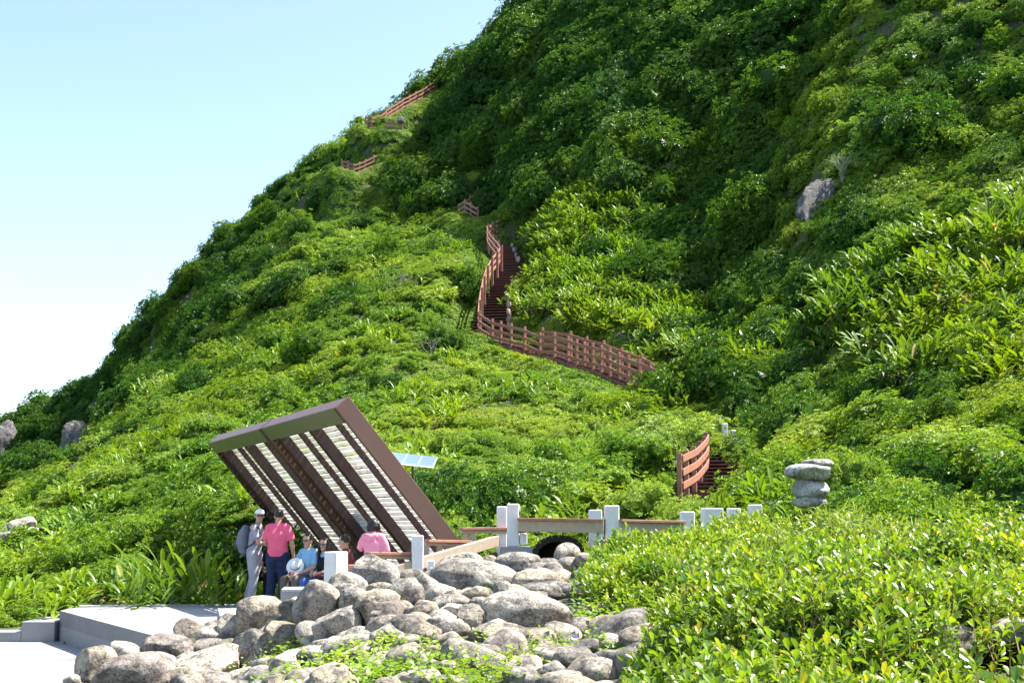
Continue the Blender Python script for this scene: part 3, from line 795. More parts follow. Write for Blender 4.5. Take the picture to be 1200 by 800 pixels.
for (x0,x1,y0,y1) in ((-1,9,40,72),(7,19,27,48)):
    X, Y_ = poisson(x0,x1,y0,y1,.85,pl_rng); Z = hz(X, Y_); px, py = PX(X, Y_, Z+.4)
    q = (_in(SPOLY[0],px,py) | _in(SPOLY[1],px,py) | _in(SPOLY[2],px,py)) & ~on_paths(X,Y_,.5) & ~hides_path(X,Y_,2.0) & (pl_rng.random(len(X)) < .8)
    for row in zip(X[q], Y_[q], Z[q]+.35, np.full(q.sum(),3), pl_rng.uniform(.75,1.05,q.sum())): plants.append(row)
plants = np.array(plants)
# hand placed crowns that carry the picture: px, py, Y, kind, radius
HAND = [(516,580,25.3,0,.95),(540,585,25.8,0,.8),(490,190,94,2,1.9),(515,178,93,2,2.0),(470,165,97,2,1.5),(535,190,91,2,1.7),(772,485,42.5,1,1.0),(742,476,43.5,0,.8),(800,468,43.5,1,.95),(708,466,45,1,.8),(786,455,45.6,0,.5),(872,520,33.5,0,.95),(880,498,35,0,.9),(806,480,35.0,1,1.2),(780,500,34.5,1,1.2),(745,520,33.5,0,1.2),(700,545,31.5,1,1.2),(640,560,29.5,0,1.3),(560,590,27.5,2,1.25),(525,565,28.5,2,1.0),(600,590,27.5,0,1.0),
 (690,580,28.5,1,1.1),(750,580,27.5,1,1.1),(855,595,26.5,1,.9),(800,600,25.5,1,.8),(900,560,27,0,1.1),(890,540,29.5,1,.9),(920,520,30.5,1,1.2),(1000,545,23,1,1.0),(950,490,31.5,1,1.2),(1020,470,31,0,1.4),(1100,500,24,1,1.3),(1180,520,20.5,0,1.1),
 (1120,400,31.5,0,1.4),(1130,560,19.0,1,.9),(1060,580,18.5,1,.8),(260,640,25.2,2,.9),(330,620,29,2,.8),(235,620,27,0,.9),
 (400,335,66,0,1.4),(350,310,74,2,1.8),(360,405,56,2,1.1),(330,460,50,0,1.2),(520,370,54,2,1.2),(545,305,63,2,1.2),(455,430,47,2,.9),(300,295,92,2,1.6),(575,130,87,2,2.0),(590,190,80,2,2.2),(470,180,92,2,1.6),(492,185,92,2,1.9),(515,165,91,2,2.0),
 (195,355,104,2,1.7),(60,480,112,2,1.6),(255,300,101,2,1.6),(680,60,86,2,2.8),(665,20,92,2,2.2),(740,150,72,2,2.0),(820,230,62,2,1.8),(700,260,63,2,1.6),(880,350,52,2,1.5),(640,215,74,2,2.0)]
hp = []
for (px_, py_, Y0, k_, s_) in HAND:
    v = P(px_, py_, Y0); hp.append((v.x, v.y, min(v.z - s_*.45, float(hz(v.x, v.y)[0])+.4), k_, s_))
plants = np.concatenate([plants, np.array(hp)]); is_hand = np.r_[np.zeros(len(plants)-len(hp), bool), np.ones(len(hp), bool)]
NRM = normal_at(plants[:,0], plants[:,1])
rotz = pl_rng.uniform(0, 6.283, len(plants))
def tilt_rot(nrm, rz, amt):
    """euler XYZ angles: spin about z, then lean the plant towards the slope's normal"""
    out = np.zeros((len(nrm),3))
    for i, (n_, a) in enumerate(zip(nrm, rz)):
        t = Vector((n_[0]*amt, n_[1]*amt, 1-(1-n_[2])*amt)).normalized()
        q = Vector((0,0,1)).rotation_difference(t) @ Euler((0,0,a)).to_quaternion()
        out[i] = q.to_euler()
    return out
amt = np.where(plants[:,3] == 3, .35, .8)
ROT = np.zeros((len(plants),3))
for v_ in (.35, .8):
    q = amt == v_; ROT[q] = tilt_rot(NRM[q], rotz[q], v_)
KN = ['shrub','olive','tree','strap','grass','cover']
ROT[:,:2] += pl_rng.normal(size=(len(plants),2))*.13
SCL = plants[:,4:5]*pl_rng.uniform(.72,1.28,(len(plants),3)); SCL[:,2] *= np.where(plants[:,3]==2, 1.15, .95)
SCL = np.where((plants[:,3]==3)[:,None], np.clip(SCL, .8, 1.15)*1.25, SCL)
SCL = np.where((plants[:,3]==4)[:,None], np.clip(SCL, .8, 1.1)*1.3, SCL)
VI = pl_rng.integers(0, 60, len(plants))
# which of them become things of their own: the ones that show largest
ppx, ppy = PX(plants[:,0], plants[:,1], plants[:,2]+.4)
show = (ppx > 5) & (ppx < 1195) & (ppy > 5) & (ppy < 705)
pr = np.where(show, SCL[:,0]/plants[:,1], 0)
own = np.zeros(len(plants), bool)
# rough test of what is seen: the sight line clears the ground
def visible(x, y, z):
    ok = np.ones(len(x), bool)
    for t in np.linspace(.35,.97,22):
        ok &= hz(x*t, y*t) + .35*(t>.3) < CAMZ + (z-CAMZ)*t + .3
    return ok
vis = visible(plants[:,0], plants[:,1], plants[:,2]+SCL[:,0]*.6)
for kk, cnt in (((0,1), 290), ((2,), 250), ((3,), 90)):
    c_ = np.where(np.isin(plants[:,3], kk) & vis & show)[0]
    c_ = c_[np.argsort(-pr[c_] - is_hand[c_]*.1)][:cnt]; own[c_] = True
def where_words(px, py, y):
    if px < 260 and y > 84: return 'on the far left headland'
    if py > 520 and px < 480: return 'low behind the tilted shelter'
    if py > 520 and px < 780: return 'behind the boardwalk beams'
    if py > 500 and px >= 780: return 'near the stacked stones'
    if px >= 930: return 'on the right hand spur' if py > 250 else 'high on the right hand spur'
    if py > 395 and px >= 480: return 'below the landing fence'
    if px < 560 and py > 230: return 'on the slope left of the stairs'
    if px < 560: return 'by the upper zigzag fences'
    return 'in the shaded cliff gully'
wood_mb = MB()
for k in range(3):
    a = 2.1*k; wood_mb.tube([(0,0,-.5),(.03*math.cos(a),.03*math.sin(a),0),(.22*math.cos(a),.22*math.sin(a),.35),(.45*math.cos(a),.45*math.sin(a),.5)], [.07,.06,.04,.02], 6)
M['bark'] = flat_mat('grey_brown_bark', (.17,.13,.10), .9, .3, 12, .4)
trunk_o = wood_mb.build('trunk', M['bark']); trunk_me = trunk_o.data; bpy.data.objects.remove(trunk_o)
tree_me = VAR['tree']
LOOK = {0:('shrub','rounded bright green shrub'),1:('shrub','low pale green fine leaved shrub'),2:('tree','dense dark green tree'),3:('strap_leaved_plant','arching strap leaved clump')}
REG = {}
for i in np.where(own)[0]: REG.setdefault(where_words(ppx[i], ppy[i], plants[i,1]), []).append((ppx[i], ppy[i], plants[i,4]))
REG = {k: (min(a[0] for a in v), max(a[0] for a in v), min(a[1] for a in v), max(a[1] for a in v), float(np.median([a[2] for a in v]))) for k, v in REG.items()}
for i in np.where(own)[0]:
    x, y, z, k, s = plants[i]; k = int(k); nm, lk = LOOK[k]; w = where_words(ppx[i], ppy[i], y)
    reg = REG[w]; fx_ = (ppx[i]-reg[0])/max(1,reg[1]-reg[0]); fy_ = (ppy[i]-reg[2])/max(1,reg[3]-reg[2])
    lab = ('big ' if s > reg[4]*1.15 else 'small ' if s < reg[4]*.85 else '') + lk + ' ' + w + ', ' + ('upper','middle','lower')[min(2,int(fy_*3))] + ' ' + ('left','centre','right')[min(2,int(fx_*3))]; cat = {'shrub':'shrub','tree':'tree','strap_leaved_plant':'plant'}[nm]
    me = VAR[KN[k]][VI[i] % len(VAR[KN[k]])]
    if k == 2:
        o = empty('windswept_tree', (x,y,z)); o.rotation_euler = tuple(ROT[i]); o.scale = tuple(SCL[i])
        obj('crown', me, o); obj('trunk', trunk_me, o)
    else:
        o = obj(nm, me, None, (x,y,z)); o.rotation_euler = tuple(ROT[i]); o.scale = tuple(SCL[i])
    tag(o, lab, cat, ('trees ' if k==2 else 'shrubs ' if k<2 else 'strap leaved plants ') + w + (' of the lighter fine leaved kind' if k==1 else ''))
small_far = (plants[:,3]<2) & (plants[:,4] < .6) & (plants[:,1] > 40) & ~own; plants[small_far,3] = 5
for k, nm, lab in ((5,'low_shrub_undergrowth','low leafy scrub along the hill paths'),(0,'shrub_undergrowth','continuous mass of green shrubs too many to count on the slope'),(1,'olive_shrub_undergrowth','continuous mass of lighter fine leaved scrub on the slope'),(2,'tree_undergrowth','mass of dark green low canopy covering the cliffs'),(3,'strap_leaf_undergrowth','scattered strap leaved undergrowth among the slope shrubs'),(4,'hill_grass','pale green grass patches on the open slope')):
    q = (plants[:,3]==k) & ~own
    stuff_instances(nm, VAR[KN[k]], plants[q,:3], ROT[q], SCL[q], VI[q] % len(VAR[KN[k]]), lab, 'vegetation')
# carpet under everything so that no bare ground shows between the shrubs
cx, cy, cs = [], [], []
for (y0,y1,sp) in ((20,30,.42),(30,50,.55),(50,80,.8),(80,130,1.15)):
    X, Y_ = poisson(-.70*y1-4, .70*y1+4, y0, y1, sp, pl_rng)
    if y0 == 20:
        X2, Y2 = poisson(3.5, 20, 14.5, 20, .4, pl_rng); X = np.r_[X, X2]; Y_ = np.r_[Y_, Y2]
    cx.append(X); cy.append(Y_); cs.append(np.full(len(X), sp))
for (x0,x1,y0,y1) in ((-26,6,46,108),(-2,10,28,48)):
    X, Y_ = poisson(x0,x1,y0,y1,.42,pl_rng); q = hides_path(X,Y_,3.2) | on_paths(X,Y_,1.6); cx.append(X[q]); cy.append(Y_[q]); cs.append(np.full(q.sum(), .55))
cx, cy, cs = map(np.concatenate, (cx,cy,cs)); cz = hz(cx, cy)
ok = in_view(cx,cy,cz) & ~PAVED(cx,cy) & ~_in(TERRACE,cx,cy) & ~_in(SHELTER_FOOT,cx,cy) & ~on_paths(cx,cy,.15) & ~_in(HEAP,cx,cy) & ~rocky(cx, cy, cz)
cx,cy,cz,cs = cx[ok],cy[ok],cz[ok],cs[ok]
cn = normal_at(cx,cy)
stuff_instances('ground_cover', VAR['cover'], np.c_[cx,cy,cz-.05], tilt_rot(cn, pl_rng.uniform(0,6.28,len(cx)), 1.0), np.where(hides_path(cx,cy,2.5)|on_paths(cx,cy,.7), .58, cs*pl_rng.uniform(.5,.8,len(cx)))[:,None]*np.array([1,1,.62]), pl_rng.integers(0,7,len(cx)), 'low green ground cover under the shrubs of the slope', 'vegetation')
print('plants', len(plants), 'own', own.sum(), 'cover', len(cx))
# ------------------------------------------------------------------ paving
def slab_mesh(name, poly, z0, z1, mat_top, mat_side, kind=None, cap_h=None, mat_low=None):
    bm = bmesh.new(); top = [bm.verts.new((x,y,z1)) for x,y in poly]; n = len(poly)
    zs = [z1] + ([z1-cap_h] if cap_h else []) + [z0]; rings = [top]
    for k, z in enumerate(zs[1:]):
        rings.append([bm.verts.new((x,y,z)) for x,y in poly])
    bm.faces.new(top).material_index = 0
    for k in range(len(rings)-1):
        for i in range(n):
            f = bm.faces.new([rings[k][i], rings[k+1][i], rings[k+1][(i+1)%n], rings[k][(i+1)%n]]); f.material_index = 1 if k == 0 else 2
    bmesh.ops.recalc_face_normals(bm, faces=bm.faces)
    me = bpy.data.meshes.new(name); bm.to_mesh(me); bm.free()
    for m_ in (mat_top, mat_side, mat_low or mat_side): me.materials.append(m_)
    o = obj(name, me)
    if kind: tag(o, kind=kind)
    return o
def paving_mat(name, a, b_, bw, bh, mortar=(.16,.16,.15), rot=.0):
    m, nt, b = nmat(name); v = opos(nt)
    mp = nt.nodes.new('ShaderNodeMapping'); mp.inputs['Rotation'].default_value = (0,0,rot); nt.links.new(v, mp.inputs['Vector'])
    br = nt.nodes.new('ShaderNodeTexBrick'); br.inputs['Scale'].default_value = 1; br.inputs['Brick Width'].default_value = bw; br.inputs['Row Height'].default_value = bh
    br.inputs['Mortar Size'].default_value = .006; br.inputs['Color1'].default_value = (*a,1); br.inputs['Color2'].default_value = (*b_,1); br.inputs['Mortar'].default_value = (*mortar,1)
    nt.links.new(mp.outputs[0], br.inputs['Vector'])
    n = noise_n(nt, v, 60, 3, .8); c = mix(nt, .6, br.outputs['Color'], ramp(nt, n, [(.3,(.72,.72,.72)),(.6,(1,1,1))]), 'MULTIPLY')
    n2 = noise_n(nt, v, .9, 5); c = mix(nt, 1, c, ramp(nt, n2, [(.33,(.70,.69,.66)),(.52,(1.0,1.0,1.0))]), 'MULTIPLY')
    nt.links.new(c, b.inputs['Base Color']); b.inputs['Roughness'].default_value = .8
    bump(nt, b, n, .2, .004)
    return m
M['paving'] = paving_mat('pale_granite_paving', (.30,.30,.293), (.25,.25,.246), .6, .6, rot=.35)
M['paving2'] = paving_mat('platform_paving', (.31,.31,.308), (.26,.26,.268), .3, .15, rot=.06)
slab_mesh('plaza_pavement', PLAZA, -.75, -.5, M['paving'], M['granite_grey'], 'structure')
slab_mesh('platform_pavement', PLAT, -.52, 0.0, M['paving2'], M['granite_dark'], 'structure', cap_h=.25, mat_low=M['granite_grey'])
gb = MB(); a, b_ = Vector((-7.68,22.42,.0)), Vector((.6,23.27,.0)); gb.bar(a+Vector((0,0,-.16)), b_+Vector((0,0,-.16)), .14, .36)
tag(gb.build('kerb', M['granite_top'], bevel=.01), kind='structure')
st_ = empty('granite_steps', (-8.3,21.7,-.5)); tag(st_, 'three short granite steps beside the left end of the platform', 'steps')
for k, (x0,x1,zt) in enumerate([(-8.22,-7.66,-.17),(-8.82,-8.22,-.34)]):
    q = MB(); q.box((.5*(x0+x1)+8.3, .05, (zt-.75)/2+.5), (x1-x0-.004, 1.1, zt+.75)); q.build('step', M['granite_grey'], st_, bevel=.008)
q = MB(); q.box((-1.02, .05, (-.5-.75)/2+.5+.05), (.5,1.1,.16)); q.build('step', M['granite_grey'], st_, bevel=.008)
# granite blocks along the platform front: left face corner px, py(top), Y, size, turn
for px_, py_, Y_, sx, sy, h, rz_, lab in [(206,748,16.7,.55,.9,.42,.62,'low granite block at the near corner of the platform'),
        (222,736,16.9,.62,.5,.42,.1,'low grey granite block behind the small pale boulders'),
        (257,722,17.6,1.0,1.5,.5,.25,'grey granite block stepping up beside the man in grey'),
        (329,691,18.2,1.25,.7,.62,.12,'long grey granite bench block at the left of the white post')]:
    p = P(px_, py_, Y_); q = MB(); q.box((sx/2, sy/2, -h/2), (sx, sy, h))
    o = q.build('granite_block', M['granite_grey'], bevel=.012); o.location = p; o.rotation_euler.z = rz_; tag(o, lab, 'granite block')
    q = MB(); q.box((sx/2, sy/2, .004), (sx-.012, sy-.012, .012)); q.build('top_face', M['granite_top'], o, bevel=.003)

# ------------------------------------------------------------------ tilted slatted shelter
Y0 = 20.5
T = Vector((-.1324*Y0, Y0, CAMZ + .1*Y0))
B1 = Vector((T.x + .9*2.03, T.y + .43*2.03, T.z - 2.37))
lu = (T - B1).normalized()                                     # up the slope
Wv = Vector((-.1069-.2393*.424, .424, 0))*Y0; Wl = Wv.length; wu = Wv.normalized()
wu = (wu - lu*wu.dot(lu)).normalized()
nu = lu.cross(wu).normalized()
if nu.z < 0: nu = -nu                                          # upper side
L_ = 4.72
B0 = T - lu*L_
def SP(u, w, n): return B0 + lu*u + wu*w + nu*n
sh = empty('slatted_shelter', tuple(B0)); tag(sh, 'big tilted brown slatted sun shelter leaning back over the seated group', 'shelter')
def smb(segs):
    q = MB()
    for (a, b_, wd, ht) in segs: q.bar(a, b_, wd, ht, up=tuple(nu))
    q.v = [tuple(Vector(p) - B0) for p in q.v]; return q
TH = .30
half = Wl/2
M['frame_green_bounce'] = flat_mat('soffit_green_bounce', (.14,.135,.075), .45, .08, 3)  # olive paints in the green light reflected onto the underside
m, nt, b = nmat('bleached_thin_slats')
v = opos(nt); mp = nt.nodes.new('ShaderNodeMapping'); mp.inputs['Scale'].default_value = (1.2,1.2,9); nt.links.new(v, mp.inputs['Vector'])
c = ramp(nt, noise_n(nt, mp.outputs[0], 2.2, 4, .7), [(.30,(.36,.26,.19)),(.42,(.74,.70,.65)),(.55,(.86,.85,.83))])
nt.links.new(c, b.inputs['Base Color']); b.inputs['Roughness'].default_value = .8
tr = nt.nodes.new('ShaderNodeBsdfTranslucent'); nt.links.new(c, tr.inputs[0]); ms = nt.nodes.new('ShaderNodeMixShader'); ms.inputs[0].default_value = .34
nt.links.new(b.outputs[0], ms.inputs[1]); nt.links.new(tr.outputs[0], ms.inputs[2]); nt.links.new(ms.outputs[0], nt.nodes['Material Output'].inputs['Surface']); M['slat'] = m
for mi_, w0 in enumerate((0.0, half+.02)):
    w1 = w0 + half - .04
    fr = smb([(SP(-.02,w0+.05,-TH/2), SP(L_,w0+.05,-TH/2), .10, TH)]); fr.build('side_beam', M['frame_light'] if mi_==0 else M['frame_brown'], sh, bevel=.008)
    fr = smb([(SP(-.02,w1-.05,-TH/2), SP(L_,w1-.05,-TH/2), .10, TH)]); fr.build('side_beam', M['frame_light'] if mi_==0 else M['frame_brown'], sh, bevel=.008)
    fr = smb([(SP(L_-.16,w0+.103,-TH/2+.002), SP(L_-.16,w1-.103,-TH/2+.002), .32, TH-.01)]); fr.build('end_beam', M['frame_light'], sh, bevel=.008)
    so = smb([(SP(L_-.16,w0+.11,-TH-.006), SP(L_-.16,w1-.11,-TH-.006), .30, .012)]); so.build('soffit_bounce_sheet', M['frame_green_bounce'], sh)  # thin sheet carrying the reflected green as colour
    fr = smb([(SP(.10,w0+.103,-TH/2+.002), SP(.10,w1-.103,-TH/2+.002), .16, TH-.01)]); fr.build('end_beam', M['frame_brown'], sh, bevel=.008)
    for ww in (w0 + (w1-w0)*.5, w1 - .24):
        fr = smb([(SP(.2,ww,-.125), SP(L_-.34,ww,-.125), .20, .19)]); fr.build('beam', M['frame_brown'], sh, bevel=.006)
    for ww in (w0 + (w1-w0)*.24, w0 + (w1-w0)*.72):
        fr = smb([(SP(.2,ww,-.09), SP(L_-.34,ww,-.09), .07, .10)]); fr.build('purlin', M['frame_brown'], sh)
    # slats across, turned like louvres
    ns = 38
    for k in range(ns):
        u = .25 + (L_-.65)*k/(ns-1); q = MB()
        up = (Matrix.Rotation(R(6), 3, wu) @ nu)
        u += rng.uniform(-.012,.012); q.bar(SP(u,w0+.1,-.012-rng.uniform(0,.012)), SP(u+rng.uniform(-.01,.01),w1-.1,-.012), .074, .030, up=tuple(up)); q.v = [tuple(Vector(p)-B0) for p in q.v]
        q.build('slat', M['slat'], sh)
# prop legs behind
for w_ in (.6, half, Wl-.6):
    q = MB(); top = SP(L_*.32, w_, -TH-.05); q.bar((top.x+.1, top.y, -.2), top, .14, .14); q.v = [tuple(Vector(p)-B0) for p in q.v]; q.build('prop_leg', M['frame_brown'], sh, bevel=.005)
# ------------------------------------------------------------------ solar panel behind the shelter
m, nt, b = nmat('solar_glass'); b.inputs['Base Color'].default_value = (.16,.24,.38,1); b.inputs['Roughness'].default_value = .12; b.inputs['Specular IOR Level'].default_value = .9; M['solar'] = m
M['alu'] = flat_mat('pale_aluminium', (.62,.64,.66), .35, .05, 3, metallic=.6)
pa, pb_ = P(463,536,25.5), P(503,541,25)
so = empty('solar_panel', (pa.x, pa.y, .3)); tag(so, 'small pale blue solar panel just behind the tilted shelter', 'solar panel')
ctr = Vector(((pa.x+pb_.x)/2, 25.4, (pa.z+pb_.z)/2)); Mr = Matrix.Rotation(R(6),3,'Y') @ Matrix.Rotation(R(14), 3, 'X'); org = Vector(so.location)
def rel(q, name, mat, par, org_, **k):
    q.v = [tuple(Vector(p)-org_) for p in q.v]; return q.build(name, mat, par, **k)
q = MB(); q.box(ctr, (.95,1.0,.03), M=Mr); rel(q, 'frame', M['alu'], so, org)
q = MB()
for i in range(3):
    for j in range(4):
        q.box(ctr + Mr @ Vector((-.31+.31*i, -.36+.24*j, .018)), (.29,.22,.008), M=Mr)
rel(q, 'cells', M['solar'], so, org)
q = MB(); q.tube([(ctr.x,ctr.y,.2),(ctr.x,ctr.y,ctr.z-.03)], .022, 10); rel(q, 'pole', M['frame_brown'], so, org, smooth=True)

# ------------------------------------------------------------------ granite posts, beams and benches
def post(px0, px1, pyt, pyb, Y, rz_, lab, ext=.25, corbel=None, plinth=None, mat='granite_post', depth=None):
    a = P((px0+px1)/2, pyt, Y); bz = P((px0+px1)/2, pyb, Y).z; w = (px1-px0)*Y/FPX
    if rz_: w = w/(abs(math.cos(rz_))+abs(math.sin(rz_)))
    root = empty('granite_post', (a.x, a.y, bz), rz_); tag(root, lab, 'post', 'square granite posts of the boardwalk')
    q = MB(); q.box((0,0,(a.z-bz)/2 - ext/2), (w, depth or w, a.z-bz+ext)); q.build('shaft', M[mat], root, bevel=.012)
    if corbel:
        for (dx, dy, dz, sx, sy, sz) in corbel:
            q = MB(); q.box((dx,dy,dz), (sx,sy,sz)); q.build('corbel', M['granite_post'], root, bevel=.01)
    if plinth:
        (dx, sx, sy, sz) = plinth
        q = MB(); q.box((dx, 0, -sz/2 - .0), (sx, sy, sz)); q.build('plinth', M['granite_grey'], root, bevel=.012)
    return root
post(380,408,646,692,17.2,R(52),'white square post in front of the seated people, corner towards the viewer')
post(482,497,627,680,18.0,R(8),'tall white post below the shelter corner, standing on a granite foot', ext=0, corbel=[(.19,0,.18,.10,.2,.22),(-.17,0,.06,.14,.2,.14)], plinth=(-.04,.46,.34,.4))
post(594,608,590,640,19.5,R(4),'tall white front post of the pair beside the culvert', ext=0, corbel=[(.16,0,.12,.12,.16,.17)], plinth=(.05,.47,.5,.5))
post(582,594,593,636,19.95,R(4),'white rear post of the pair beside the culvert, a little lower', ext=.3)
post(708,725,592,632,19.2,R(2),'white post carrying the straight beam, half hidden by the front bush', ext=0, corbel=[(-.2,0,.12,.14,.2,.16),(.2,0,.12,.16,.2,.16)], plinth=(.05,.6,.4,.5))
post(690,705,597,612,20.1,R(2),'short white block post just left behind the beam post', ext=.7)
for a in [(797,813,599,612,20.6,'small white post top where the beam meets the bush'),(822,846,595,615,20.2,'wide white post top right of the beam end'),(852,867,595,612,20.8,'small white post top third from the left above the front bush'),(877,892,591,610,21.4,'small white post top fourth from the left above the front bush'),(902,916,587,606,22.0,'white post top nearest the stacked stones')]:
    post(*a[:4], a[4], R(6), a[5], ext=.3)
for px_, py_, w_, h_, lab in [(842,488,6,9,'topmost little white post beside the dark stairs'),(849,496,7,12,'second little white post beside the dark stairs'),(858,504,8,17,'tallest little white post beside the dark stairs'),(866,515,7,8,'lowest little white post beside the dark stairs')]:
    post(px_-w_/2, px_+w_/2, py_, py_+h_, 35.2-(py_-488)*.05, .2, lab, ext=.12)
def beam(pts, w, h, lab, name='timber_beam', cap=True, mat='beam_beige', dY=0, cat='beam', legs=None):
    pts = [P(*p) for p in pts]; o0 = pts[0]
    root = empty(name, tuple(o0)); tag(root, lab, cat)
    q = MB()
    for a, b_ in zip(pts[:-1], pts[1:]): q.bar(a-Vector((0,0,h/2)), b_-Vector((0,0,h/2)), w, h)
    rel(q, 'side_plank', M[mat], root, o0, bevel=.005)
    if cap:
        q = MB()
        for a, b_ in zip(pts[:-1], pts[1:]):
            q.bar(a+Vector((0,0,.022)), b_+Vector((0,0,.022)), w+.10, .04)
        rel(q, 'top_plank', M['wood_pink'], root, o0, bevel=.004)
        q = MB()
        a, b_ = pts[0], pts[-1]; n_ = max(2, int((b_-a).length/.9))
        for i in range(n_):
            c = a.lerp(b_, (i+.5)/n_); q.box(c+Vector((.03*(-1)**i, -(w+.10)/2+.03, .046)), (.03,.03,.012))
        rel(q, 'bolt', M['frame_brown'], root, o0)
    if legs:
        for t, z0 in legs:
            c = pts[0].lerp(pts[-1], t); q = MB(); q.bar((c.x,c.y,z0), (c.x,c.y,c.z-h-.002), .09, .09, up=(0,1,0)); rel(q, 'leg', M[mat], root, o0)
    return root
beam([(608,609.5,19.4),(708,611,19.1)], .12, .17, 'straight beige beam with a red brown top between two white posts')
beam([(725,611.5,19.1),(800,613,19.6)], .12, .15, 'beige beam with a red brown top running right into the bush')
beam([(540,621,19.6),(594,620.5,19.9)], .10, .05, 'high narrow bench plank left of the paired white posts', 'timber_bench', cat='bench', legs=[(.10,.5),(.26,.5)])
beam([(497,635,18.6),(548,636,19.4)], .10, .05, 'middle narrow bench plank right of the tall white post', 'timber_bench', cat='bench', legs=[(.05,.3),(.35,.3)])
beam([(431,650,17.8),(482,650.5,18.1)], .10, .05, 'low narrow bench plank behind the angular grey boulder', 'timber_bench', cat='bench', legs=[(.2,.3)])
beam([(408,665,17.6),(437,664.5,17.7)], .10, .03, 'short red brown bench plank behind the white corner post', 'timber_bench', cat='bench')
beam([(492,653,18.2),(583,627,19.4)], .10, .16, 'beige handrail beam sloping up to the granite plinth', cap=False)
beam([(455,665,17.8),(484,656,18.0)], .10, .15, 'lower piece of the sloping beige handrail beam', cap=False)
q = MB(); a, b_ = P(497,660,18.3), P(515,668,18.5); q.bar(a, b_+Vector((0,.6,-.1)), .1, .1); tag(q.build('timber_brace', M['frame_brown'], origin=tuple(a)), 'dark brown brace under the sloping handrail', 'brace')
# steel foot of the shelter and dark pier beside the plinth
q = MB(); a = P(578,640,19.9); q.box((a.x,a.y,.5), (.13,.2,1.0)); tag(q.build('dark_pier', M['frame_brown'], origin=(a.x,a.y,0)), 'dark upright board left of the granite plinth', 'pier')
# culvert: hollow between granite slabs, its darkness painted black on walls and rim
c0 = P(655,650,19.6)
cu = empty('culvert', (c0.x,c0.y,c0.z)); tag(cu, 'rounded dark culvert mouth below the straight beam', 'culvert')
bm = bmesh.new(); prof = []
W_ = .36
for k in range(13):
    t = math.pi*k/12; prof.append((math.cos(t)*W_, math.sin(t)**.6*.42))
for (x,z) in prof:
    bm.verts.new((x,0,z-.2))
for (x,z) in prof: bm.verts.new((x*.96,1.6,z*.9-.2))
bm.verts.ensure_lookup_table()
for k in range(12): bm.faces.new([bm.verts[i] for i in (k,k+1,k+14,k+13)])
bm.faces.new([bm.verts[13+k] for k in range(13)])
me = bpy.data.meshes.new('tunnel'); bm.to_mesh(me); bm.free(); M['black'] = flat_mat('painted_shade_black', (.02,.02,.02), .9, .2, 5); me.materials.append(M['black']); obj('tunnel', me, cu)  # black colour stands for the shade inside the opening
q = MB()
for k in range(12):
    (x0,z0),(x1,z1) = prof[k], prof[k+1]; q.bar((x0*1.1,.0,z0*1.1-.2),(x1*1.1,.0,z1*1.1-.2), .10, .04, up=(0,1,0))
q.build('rim', M['black'], cu)  # rim takes the same painted shade as the opening

# ------------------------------------------------------------------ stone stack
def stone_mesh(name, seed, mat, sub=4, cuts=5, flat=1.0, rough=.12, power=2.3):
    bm = bmesh.new(); bmesh.ops.create_icosphere(bm, subdivisions=sub, radius=1)
    v = np.array([tuple(x.co) for x in bm.verts]); r = np.random.default_rng(seed)
    f = np.array([[x.index for x in fc.verts] for fc in bm.faces]); bm.free()
    pn = (np.abs(v)**power).sum(1)**(1/power); v = v/pn[:,None]
    for k in range(cuts):
        d = unit(r.normal(size=3)); t = r.uniform(.62,.88); h = v@d; over = np.maximum(h-t, 0)
        v = v - d[None]*(over*.82)[:,None]
    nrm = unit(v)
    v = v + nrm*(fbm(v*1.3+seed*3.1, 3, seed)*rough*1.3 + fbm(v*4+seed, 3, seed+9)*rough*.35 + fbm(v*13+seed, 2, seed+19)*rough*.12)[:,None]
    return mesh_np(name, v, [f], [mat], smooth=True)
M['rock_stack'] = boulder_mat('grey_carved_stone', (.28,.285,.285), (.15,.155,.155), (.37,.37,.355), .3, .8)
Yk = 16.5
for px_, py_, w_, h_, rt, lab, nm in [(949,588,34,12,0,'base stone under the stack, mostly hidden by grass','stacked_stone'),(950,572,38,22,0,'plump round stone second from the bottom of the stack','stacked_stone'),(948,553,51,16,2,'widest flat disc stone of the stack','stacked_stone'),(958,543,33,9,0,'small flat stone on top of the stack','stacked_stone')]:
    c = P(px_, py_, Yk); s = Yk/FPX/2
    o = obj(nm, stone_mesh(nm, 60+int(py_), M['rock_stack'], cuts=2, rough=.05, power=2.6), None, tuple(c)); o.scale = (w_*s*1.06, w_*s, h_*s*1.2); o.rotation_euler = (0, R(rt), R(30))
    tag(o, lab, 'stone', 'stones stacked on top of each other')

# ------------------------------------------------------------------ boulders
for i, (px_, py_, w_, h_, rot, kd, lab) in enumerate(BOULDERS):
    Y_ = boulder_Y(px_, py_); c = P(px_, py_, Y_); s = Y_/FPX/2*1.04
    if px_ > 800: c.z += .10
    big = w_ > 40
    me = stone_mesh('boulder', 500+i, M['rock_'+kd], sub=5 if big else 4, cuts=int(rng.integers(3,8)), rough=.10 if big else .09, power=2.2+.5*rng.random())
    o = obj('boulder' if w_ > 34 else 'stone', me, None, tuple(c))
    o.scale = (w_*s*1.05, (w_+h_)*.5*s, h_*s*1.12); o.rotation_euler = (R(rng.uniform(-12,12)), -R(rot), R(rng.uniform(-12,12)))
    tag(o, lab, 'boulder' if w_ > 34 else 'stone')
small = [stone_mesh('small_stone', 900+k, M[mn], sub=3, cuts=5, rough=.1) for k, mn in enumerate(('rock_grey','rock_beige','rock_dark','rock_purple','rock_pale'))]
fr_ = np.random.default_rng(5); nf = 0
